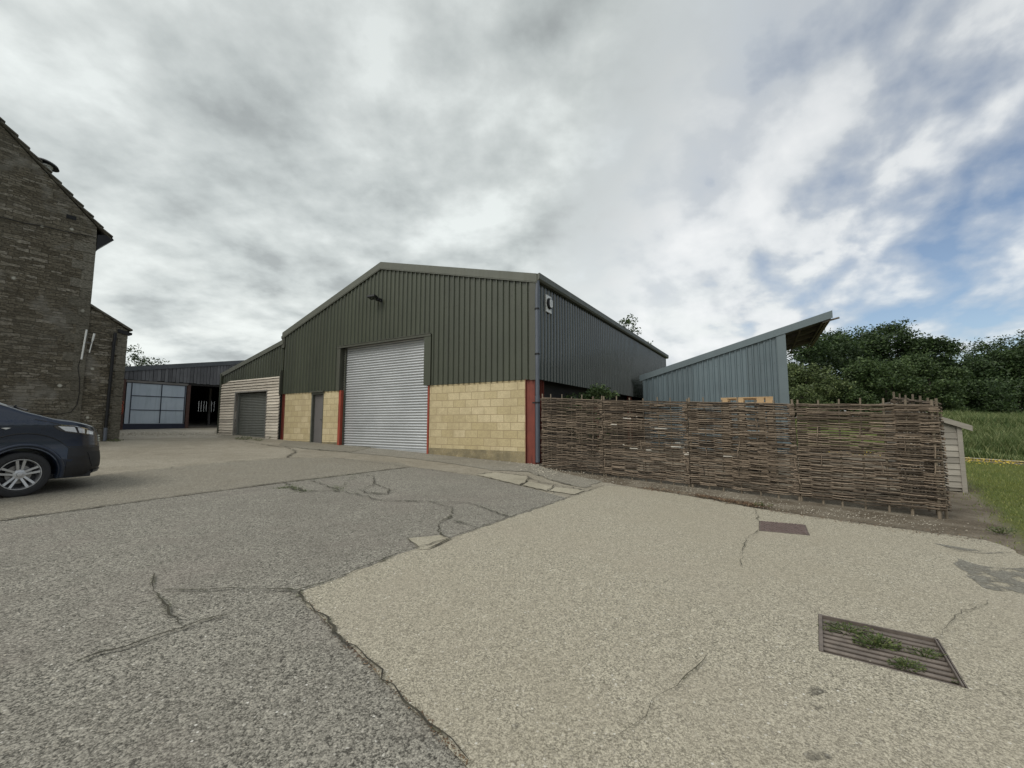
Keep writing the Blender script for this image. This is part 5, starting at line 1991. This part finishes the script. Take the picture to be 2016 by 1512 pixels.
TL = [  # px, depth, top, half width, material, label
    (1610, 36, 660, 95, 'leaf_dark', 'dark tree rising just right of the blue shed roof overhang'),
    (1700, 39, 650, 95, 'leaf_dark', 'tall dark tree in the middle of the wood behind the fence'),
    (1775, 38, 642, 80, 'leaf_dark', 'tallest dark tree of the wood, above the right part of the fence'),
    (1832, 37, 672, 62, 'leaf_dark', 'dark tree sloping down at the right end of the tall group'),
    (1592, 29, 716, 62, 'leaf_pale', 'pale yellowish green bush beside the blue shed corner'),
    (1672, 29, 712, 66, 'leaf_mid', 'mid green rounded bush in front of the tall trees, right of the pale bush'),
    (1755, 30, 712, 70, 'leaf_mid', 'mid green bush in front of the tallest tree'),
    (1832, 30, 698, 62, 'leaf_mid', 'wind blown mid green tree above the right fence corner'),
    (1890, 36, 714, 66, 'leaf_dark', 'low dark tree left of the dip where the wires cross'),
    (1952, 40, 700, 66, 'leaf_dark', 'dark tree under the wires near the right edge'),
    (2022, 39, 660, 80, 'leaf_dark', 'tall dark tree at the right edge of the picture'),
    (2110, 38, 650, 95, 'leaf_dark', 'dark tree just past the right edge'),
    (1930, 31, 752, 60, 'leaf_dark', 'low dark bush at the foot of the wood behind the small shed'),
    (2010, 32, 745, 60, 'leaf_dark', 'low dark bush at the foot of the wood near the right edge'),
    (1556, 34, 735, 55, 'leaf_dark', 'low dark bush filling the foot of the wood just behind the blue shed corner'),
    (1700, 45, 700, 130, 'leaf_dark', 'dark tree filling the back of the wood behind the middle bushes'),
    (1870, 46, 705, 120, 'leaf_dark', 'dark tree filling the back of the wood behind the dip'),
]
for i, (px, D, tp, hw_, mt, lb) in enumerate(TL):
    bush = D < 33
    px_tree('bush' if bush else 'tree', px, D, tp, hw_, mt, 100 + i, lb, cat='bush' if bush else 'tree', leaves=16000 if bush else 22000, leaf=0.17 if bush else 0.23,
            low=0.05 if bush else 0.10, nclump=230 if bush else 300, trunk_r=0.07 if bush else 0.16)
px_tree('tree', 1247, 36, 622, 38, 'leaf_mid', 140, 'thin leafy tree top showing above the barn roof end', leaves=1500, leaf=0.20, low=0.45, group='trees beyond the roofs', nclump=60, fill=0.7)
px_tree('tree', 270, 44, 686, 55, 'leaf_dark', 141, 'sparse dark tree top above the open barn beside the stone house', leaves=2600, leaf=0.24, low=0.35, group='trees beyond the roofs', nclump=80, fill=0.7)

# shrub growing behind the hurdles under the barn side
q = BO + YA * 2.6 + XA * 0.75
tree('shrub', q.x, q.y, 2.58, 1.05, 'leaf_mid', 150, 'green shrub growing under the barn side wall behind the woven fence', leaves=4200, leaf=0.10, low=0.2, cat='shrub', group='shrubs under the barn wall', nclump=80, trunk_r=0.03)

# overhead wires
wp = empty('overhead_wires', (34, 44.5, height(34, 44.5)), 'pair of thin overhead wires crossing the sky above the dip in the trees', 'wires')
zw = height(34, 44.5)
for dz in (0.0, 0.42):
    m = MB()
    m.tube([(46 * t, 7.4 * t, 9.0 + 46 * t * 0.07 + dz - zw - 0.5 * 4 * t * (1 - t)) for t in [i / 20 for i in range(21)]], 0.016, 4)
    m.build('wire', M['black'], wp, recalc=False)
for t in (0, 1):
    m = MB()
    zb_ = height(34 + 46 * t, 44.5 + 7.4 * t) - zw
    m.tube([(46 * t, 7.4 * t, zb_ - 0.3), (46 * t, 7.4 * t, 9.5 + 46 * t * 0.07 - zw)], [0.14, 0.10], 8)
    m.build('pole', M['bark'], wp)

# ------------------------------------------------------------------ the van
VAZ = R(27.0)
VH = Vector((math.sin(VAZ), math.cos(VAZ), 0))         # heading
VR = Vector((math.cos(VAZ), -math.sin(VAZ), 0))        # its right side
wheel_c = Vector((-7.22, 6.25, 0))
# local frame: x forward, y left, z up; origin on the ground under the middle of the nose
NOSE = 1.06
WB = 3.28
HALF = 0.96
org = wheel_c + VH * NOSE - VR * (HALF - 0.03)
gz_ = plane_h(wheel_c.x, wheel_c.y)
van = empty('van', (org.x, org.y, gz_), 'dark navy van with silver spoked wheel, front end only, parked before the stone house', 'van', math.atan2(VH.y, VH.x))
XR = -4.75


def lerp_tab(tab, x):
    if x <= tab[0][0]:
        return tab[0][1]
    for (a, b), (c, d) in zip(tab, tab[1:]):
        if x <= c:
            t = (x - a) / (c - a)
            return b + (d - b) * t
    return tab[-1][1]


ZTOP = [(-4.75, 1.78), (-4.6, 1.90), (-3.2, 1.93), (-2.5, 1.91), (-2.2, 1.86), (-1.9, 1.74), (-1.6, 1.60), (-1.28, 1.43), (-1.12, 1.345), (-1.01, 1.285), (-0.85, 1.235), (-0.68, 1.175), (-0.5, 1.15), (-0.34, 1.11), (-0.20, 1.07), (-0.10, 1.02), (0.0, 0.965)]
XN = [(0.0, -0.10), (0.08, -0.02), (0.20, 0.0), (0.36, 0.0), (0.50, -0.015), (0.66, -0.02), (0.80, -0.030), (0.92, -0.045), (1.0, -0.075)]
ZLOW = 0.235


def smooth_tab(tab, x, w=0.07):
    return (lerp_tab(tab, x - w) + 2 * lerp_tab(tab, x) + lerp_tab(tab, x + w)) / 4


def plan(d):
    """half width factor at distance d behind the nose"""
    L = 0.85
    t = min(1.0, max(0.0, d / L))
    return (1 - (1 - t) ** 3.3) ** (1 / 2.6)


def RSH(x0):
    return 0.055 + 0.11 * smooth(-0.9, -1.8, x0) if x0 > -3 else 0.165


def body_pt(s, k):
    """s in 0..1 rear to nose, k in 0..1 sill to shoulder, 1..2 shoulder to roof centre"""
    x0 = XR + (0 - XR) * s
    zt_ = smooth_tab(ZTOP, x0, 0.05)
    r = RSH(x0)
    zs = zt_ - r
    kk = min(k, 1.0)
    z = ZLOW + kk * (zs - ZLOW)
    xn = lerp_tab(XN, kk)
    x = XR + (xn - XR) * s
    d = (xn - x)
    w = HALF * plan(d + 0.0)
    # tumblehome and lower tuck
    w *= 1.0 - 0.11 * max(0, (z - 1.10) / 0.8) ** 1.3
    w -= 0.035 * max(0, (0.42 - z) / 0.2)
    w -= 0.012 * math.cos((z - 0.78) * 9) * (1 if 0.5 < z < 1.1 else 0) * plan(d)
    w -= 0.05 * max(0, 1 - (x - XR) / 0.25) ** 2
    w = max(w, 0.0)
    if k <= 1.0:
        return Vector((x, w, z))
    q = (k - 1.0) * math.pi / 2
    e = 0.55
    yy = w * (math.cos(q) ** e if math.cos(q) > 1e-6 else 0)
    zz = zs + r * (math.sin(q) ** 0.9)
    xr = x - (0.0)
    return Vector((xr, yy, zz))


NS, NK1, NK2 = 110, 26, 14
SS = [1 - (1 - i / NS) ** 1.9 for i in range(NS + 1)]
KS_ = [i / NK1 for i in range(NK1 + 1)] + [1 + (i + 1) / NK2 for i in range(NK2)]
bm = bmesh.new()
rows_ = []
for s in SS:
    ring = [body_pt(s, k) for k in KS_]
    left = [bm.verts.new((p.x, p.y, p.z)) for p in ring]
    right = [bm.verts.new((p.x, -p.y, p.z)) for p in ring[:-1]]
    rows_.append(list(reversed(right)) [::-1] and (right, left))
for i in range(NS):
    r0, l0 = rows_[i]
    r1, l1 = rows_[i + 1]
    ch0 = r0 + list(reversed(l0))
    ch1 = r1 + list(reversed(l1))
    for j in range(len(ch0) - 1):
        bm.faces.new((ch0[j], ch0[j + 1], ch1[j + 1], ch1[j]))
    bm.faces.new((l0[0], r0[0], r1[0], l1[0]))
r0, l0 = rows_[0]
bm.faces.new(list(reversed(r0 + list(reversed(l0)))))
bmesh.ops.remove_doubles(bm, verts=bm.verts, dist=0.0004)
bmesh.ops.recalc_face_normals(bm, faces=bm.faces)
me = bpy.data.meshes.new('body')
bm.to_mesh(me)
bm.free()
body = bpy.data.objects.new('body', me)
COL.objects.link(body)
me.materials.append(M['van_paint'])
cut = MB()
for xw in (-NOSE, -NOSE - WB):
    for sgn in (-1, 1):
        cut.tube([(xw, sgn * 0.62, 0.335), (xw, sgn * 1.3, 0.335)], 0.385, 40)
co = cut.build('cutter', M['van_black'])
md = body.modifiers.new('cut', 'BOOLEAN')
md.operation = 'DIFFERENCE'
md.solver = 'EXACT'
md.object = co
dg = bpy.context.evaluated_depsgraph_get()
dg.update()
nm = bpy.data.meshes.new_from_object(body.evaluated_get(dg))
body.modifiers.clear()
body.data = nm
bpy.data.objects.remove(co)
nm.materials.clear()
nm.materials.append(M['van_paint'])
nm.polygons.foreach_set('use_smooth', [True] * len(nm.polygons))
try:
    nm.set_sharp_from_angle(angle=R(35))
except Exception:
    pass
body.parent = van


def sk_of(x, z):
    """invert the flank map"""
    s, k = 0.9, 0.5
    for _ in range(30):
        x0 = XR + (0 - XR) * s
        zs = smooth_tab(ZTOP, x0, 0.05) - RSH(x0)
        k = max(0.0, min(1.0, (z - ZLOW) / (zs - ZLOW)))
        xn = lerp_tab(XN, k)
        s = (x - XR) / (xn - XR)
    return s, k


def patch(poly, off, name, mat, parent=None, side=-1, res=0.02, thick=0.012):
    """a panel lying on the van's flank, outline given in (x, z)"""
    bm = bmesh.new()
    vs = [bm.verts.new((x, 0, z)) for x, z in poly]
    bm.faces.new(vs)
    xs_ = [p[0] for p in poly]; zs_ = [p[1] for p in poly]
    x = min(xs_) + res
    while x < max(xs_):
        bmesh.ops.bisect_plane(bm, geom=bm.verts[:] + bm.edges[:] + bm.faces[:], plane_co=(x, 0, 0), plane_no=(1, 0, 0))
        x += res * 1.5
    z = min(zs_) + res
    while z < max(zs_):
        bmesh.ops.bisect_plane(bm, geom=bm.verts[:] + bm.edges[:] + bm.faces[:], plane_co=(0, 0, z), plane_no=(0, 0, 1))
        z += res * 1.5
    for v in bm.verts:
        s, k = sk_of(v.co.x, v.co.z)
        s = min(s, 0.99995)
        p = body_pt(s, k)
        e = 0.003
        du = body_pt(min(1, s + e), k) - body_pt(max(0, s - e), k)
        dv = body_pt(s, min(1, k + 0.02)) - body_pt(s, max(0, k - 0.02))
        n = dv.cross(du)
        n = n.normalized() if n.length > 1e-9 else Vector((0, 1, 0))
        if n.y < 0:
            n = -n
        p = p + n * off
        v.co = (p.x, p.y * side, p.z)
    r = bmesh.ops.extrude_face_region(bm, geom=bm.faces[:])
    for v in [g for g in r['geom'] if isinstance(g, bmesh.types.BMVert)]:
        v.co.y -= side * thick
        v.co.x -= thick * 0.5
    bmesh.ops.recalc_face_normals(bm, faces=bm.faces)
    m = MB()
    m.bm(bm)
    return m.build(name, mat, parent or van, 30)


for side in (-1, 1):
    hl = patch([(-0.78, 1.045), (-0.71, 1.070), (-0.54, 1.050), (-0.38, 1.000), (-0.25, 0.945), (-0.26, 0.885), (-0.46, 0.915), (-0.60, 0.935), (-0.73, 0.985)], 0.006, 'headlight', M['lamp_dark'], side=side, res=0.03)
    if side == -1:
        patch([(-0.73, 1.040), (-0.54, 1.028), (-0.50, 0.940), (-0.64, 0.965)], 0.010, 'lamp_lens', M['lamp_glass'], hl, side, 0.03, 0.006)
        patch([(-0.50, 1.020), (-0.41, 0.994), (-0.40, 0.922), (-0.47, 0.934)], 0.010, 'lamp_lens', M['lamp_glass'], hl, side, 0.03, 0.006)
        patch([(-0.37, 0.975), (-0.28, 0.940), (-0.28, 0.900), (-0.37, 0.912)], 0.010, 'lamp_lens', M['lamp_glass'], hl, side, 0.03, 0.006)
        patch([(-0.70, 1.062), (-0.54, 1.045), (-0.36, 0.990), (-0.36, 0.981), (-0.54, 1.036), (-0.70, 1.053)], 0.012, 'chrome_strip', M['chrome'], hl, side, 0.03, 0.006)
    patch([(-0.64, 0.255), (-0.60, 0.36), (-0.58, 0.70), (-0.02, 0.70), (0.0, 0.45), (-0.02, 0.28), (-0.3, 0.245)], 0.005, 'bumper_trim', M['van_black'], side=side, res=0.03)
    patch([(-0.34, 0.62), (-0.07, 0.62), (-0.04, 0.45), (-0.06, 0.36), (-0.26, 0.38)], 0.010, 'fog_grille', M['rubber'], side=side, res=0.03)
    patch([(-0.24, 0.325), (-0.02, 0.335), (-0.01, 0.30), (-0.24, 0.29)], 0.024, 'bumper_lip', M['van_paint'], side=side, res=0.03)
    patch([(-1.30, 1.018), (-1.255, 1.026), (-1.21, 1.020), (-1.255, 1.000)], 0.010, 'side_indicator', M['white_plastic'], side=side, res=0.03)
    patch([(-2.80, 1.22), (-2.80, 1.66), (-2.15, 1.64), (-1.80, 1.46), (-1.44, 1.27), (-1.52, 1.22)], 0.004, 'side_window', M['window_glass'], side=side, res=0.05)
    patch([(-0.60, 0.722), (-0.60, 0.708), (0, 0.708), (0, 0.722)], 0.004, 'panel_gap', M['van_black'], side=side, res=0.05)
    patch([(-0.72, 1.080), (-0.98, 1.150), (-0.98, 1.140), (-0.72, 1.070)], 0.002, 'bonnet_gap', M['van_black'], side=side, res=0.05, thick=0.006)
# wheel-arch lips
for xw in (-NOSE, -NOSE - WB):
    for sgn in (-1, 1):
        m = MB()
        pts = []
        for i in range(29):
            a = math.pi * (-0.06 + 1.12 * i / 28)
            xx, zz = xw + 0.43 * math.cos(a), 0.335 + 0.43 * math.sin(a)
            s, k = sk_of(min(xx, -0.02), max(zz, 0.26))
            p = body_pt(min(s, 0.999), k)
            pts.append((xx, sgn * (p.y + 0.003), max(zz, 0.24)))
        m.tube(pts, 0.028, 8)
        m.build('arch_lip', M['van_paint'], van, 60)
        if xw != -NOSE:
            continue
        m = MB()
        pts = []
        for i in range(25):
            a = math.pi * (0.16 + 0.70 * i / 24)
            xx, zz = xw + 0.60 * math.cos(a), 0.335 + 0.60 * math.sin(a)
            s, k = sk_of(xx, zz)
            p = body_pt(min(s, 0.999), k)
            pts.append((xx, sgn * (p.y - 0.004), zz))
        m.tube(pts, [0.003 + 0.008 * math.sin(math.pi * i / 24) for i in range(25)], 6)
        m.build('crease_shade_line', M['van_black'], van, 60)  # black line drawn for the shade in the body crease
# windscreen lying on the raked screen
m = MB()
vs, fs = [], []
rows = 14
for i in range(rows + 1):
    x0 = -1.20 - (2.12 - 1.20) * i / rows
    s = (x0 - XR) / (0 - XR)
    for j in range(13):
        kq = 2 - 0.93 * abs(j - 6) / 6
        p = body_pt(s, kq)
        sg = 1 if j <= 6 else -1
        vs.append((p.x + 0.004, p.y * sg, p.z + 0.006))
for i in range(rows):
    for j in range(12):
        fs.append((i * 13 + j, i * 13 + j + 1, (i + 1) * 13 + j + 1, (i + 1) * 13 + j))
m.add(vs, fs)
m.build('windscreen', M['window_glass'], van, 60)
m = MB()
m.tube([(-0.98, -0.62, 1.285), (-1.06, -0.3, 1.345), (-1.14, 0.1, 1.39)], 0.014, 6)
m.build('wiper', M['van_black'], van, 50)
m = MB()
m.tube([(-0.94, -0.02, 1.285), (-1.04, -0.25, 1.335), (-1.10, -0.6, 1.35)], 0.014, 6)
m.build('wiper', M['van_black'], van, 50)
# grille band across the nose
m = MB()
for zz in (0.875, 0.835, 0.795):
    pts = []
    for i in range(21):
        t = -0.62 + 1.24 * i / 20
        # find the nose surface at this half width
        lo, hi = 0.6, 1.0
        kk = None
        for _ in range(30):
            mid = (lo + hi) / 2
            x0 = XR * (1 - mid)
            zs = smooth_tab(ZTOP, x0, 0.05) - RSH(x0)
            kk = max(0, min(1, (zz - ZLOW) / (zs - ZLOW)))
            if body_pt(mid, kk).y > abs(t):
                lo = mid
            else:
                hi = mid
        p = body_pt(lo, kk)
        pts.append((p.x + 0.008, t, zz))
    m.tube(pts, 0.012, 6)
m.build('grille_bars', M['chrome'], van, 60)


# wheels
def make_wheel():
    e = bpy.data.objects.new('wheel', None)
    COL.objects.link(e)
    e.parent = van
    e.empty_display_size = 0.2
    # outer face towards -y
    m = MB()
    m.lathe([(0.222, 0.09), (0.235, 0.105), (0.285, 0.11), (0.318, 0.095), (0.332, 0.06), (0.335, 0.0), (0.332, -0.06), (0.318, -0.095), (0.285, -0.112), (0.235, -0.105), (0.220, -0.088)], 56, 'y')
    for r_ in (0.25, 0.268):
        m.lathe([(r_, -0.1085), (r_ + 0.004, -0.1125), (r_ + 0.008, -0.109)], 56, 'y')
    m.build('tyre', M['rubber'], e, 40)
    m = MB()
    m.lathe([(0.190, 0.09), (0.200, 0.0), (0.202, -0.07), (0.208, -0.088), (0.214, -0.100), (0.222, -0.100), (0.222, -0.085)], 56, 'y')
    for k in range(5):
        a0 = math.pi / 2 + 2 * math.pi * k / 5
        for d in (-0.19, 0.19):
            # two thin arms per spoke
            a1 = a0 + d
            ci, si = math.cos(a0 + d * 1.6), math.sin(a0 + d * 1.6)
            co_, si_ = math.cos(a1), math.sin(a1)
            p0 = Vector((0.062 * ci, -0.078, 0.062 * si)); p1 = Vector((0.207 * co_, -0.092, 0.207 * si_))
            dr_ = (p1 - p0).normalized()
            sd_ = dr_.cross(Vector((0, 1, 0))).normalized()
            w0, w1 = 0.013, 0.016
            th = Vector((0, 0.030, 0))
            q = [p0 - sd_ * w0, p0 + sd_ * w0, p1 + sd_ * w1, p1 - sd_ * w1]
            m.add(q + [x + th for x in q], [(0, 1, 2, 3), (7, 6, 5, 4), (0, 4, 5, 1), (1, 5, 6, 2), (2, 6, 7, 3), (3, 7, 4, 0)])
    m.lathe([(0.0, -0.092), (0.030, -0.090), (0.036, -0.080), (0.070, -0.076), (0.074, -0.05)], 30, 'y')
    m.build('rim', M['alloy'], e, 35)
    m = MB()
    m.lathe([(0.05, -0.03), (0.135, -0.03), (0.135, -0.005), (0.05, -0.005)], 40, 'y')
    for k in range(5):
        a = 2 * math.pi * (k + 0.5) / 5
        m.lathe([(0.0, -0.055), (0.012, -0.053), (0.012, -0.03)], 8, 'y', (0.095 * math.cos(a), 0, 0.095 * math.sin(a)))
    m.build('brake_disc', M['brake'], e, 35)
    m = MB()
    m.lathe([(0.0, 0.06), (0.21, 0.06)], 40, 'y')
    m.build('backing_plate', M['van_black'], e)
    return e


w0 = make_wheel()
for i, (xw, sgn) in enumerate(((-NOSE, -1), (-NOSE - WB, -1), (-NOSE, 1), (-NOSE - WB, 1))):
    w = w0 if i == 0 else copy_tree(w0, van)
    w.location = (xw, sgn * (HALF - 0.145), 0.335)
    w.rotation_euler = (0, 0, 0 if sgn < 0 else math.pi)
m = MB()
for xw in (-NOSE, -NOSE - WB):
    m.box(xw - 0.42, xw + 0.42, -0.60, 0.60, 0.30, 0.80)
m.box(-4.6, -0.25, -0.8, 0.8, 0.22, 0.30)
m.build('underbody', M['van_black'], van)
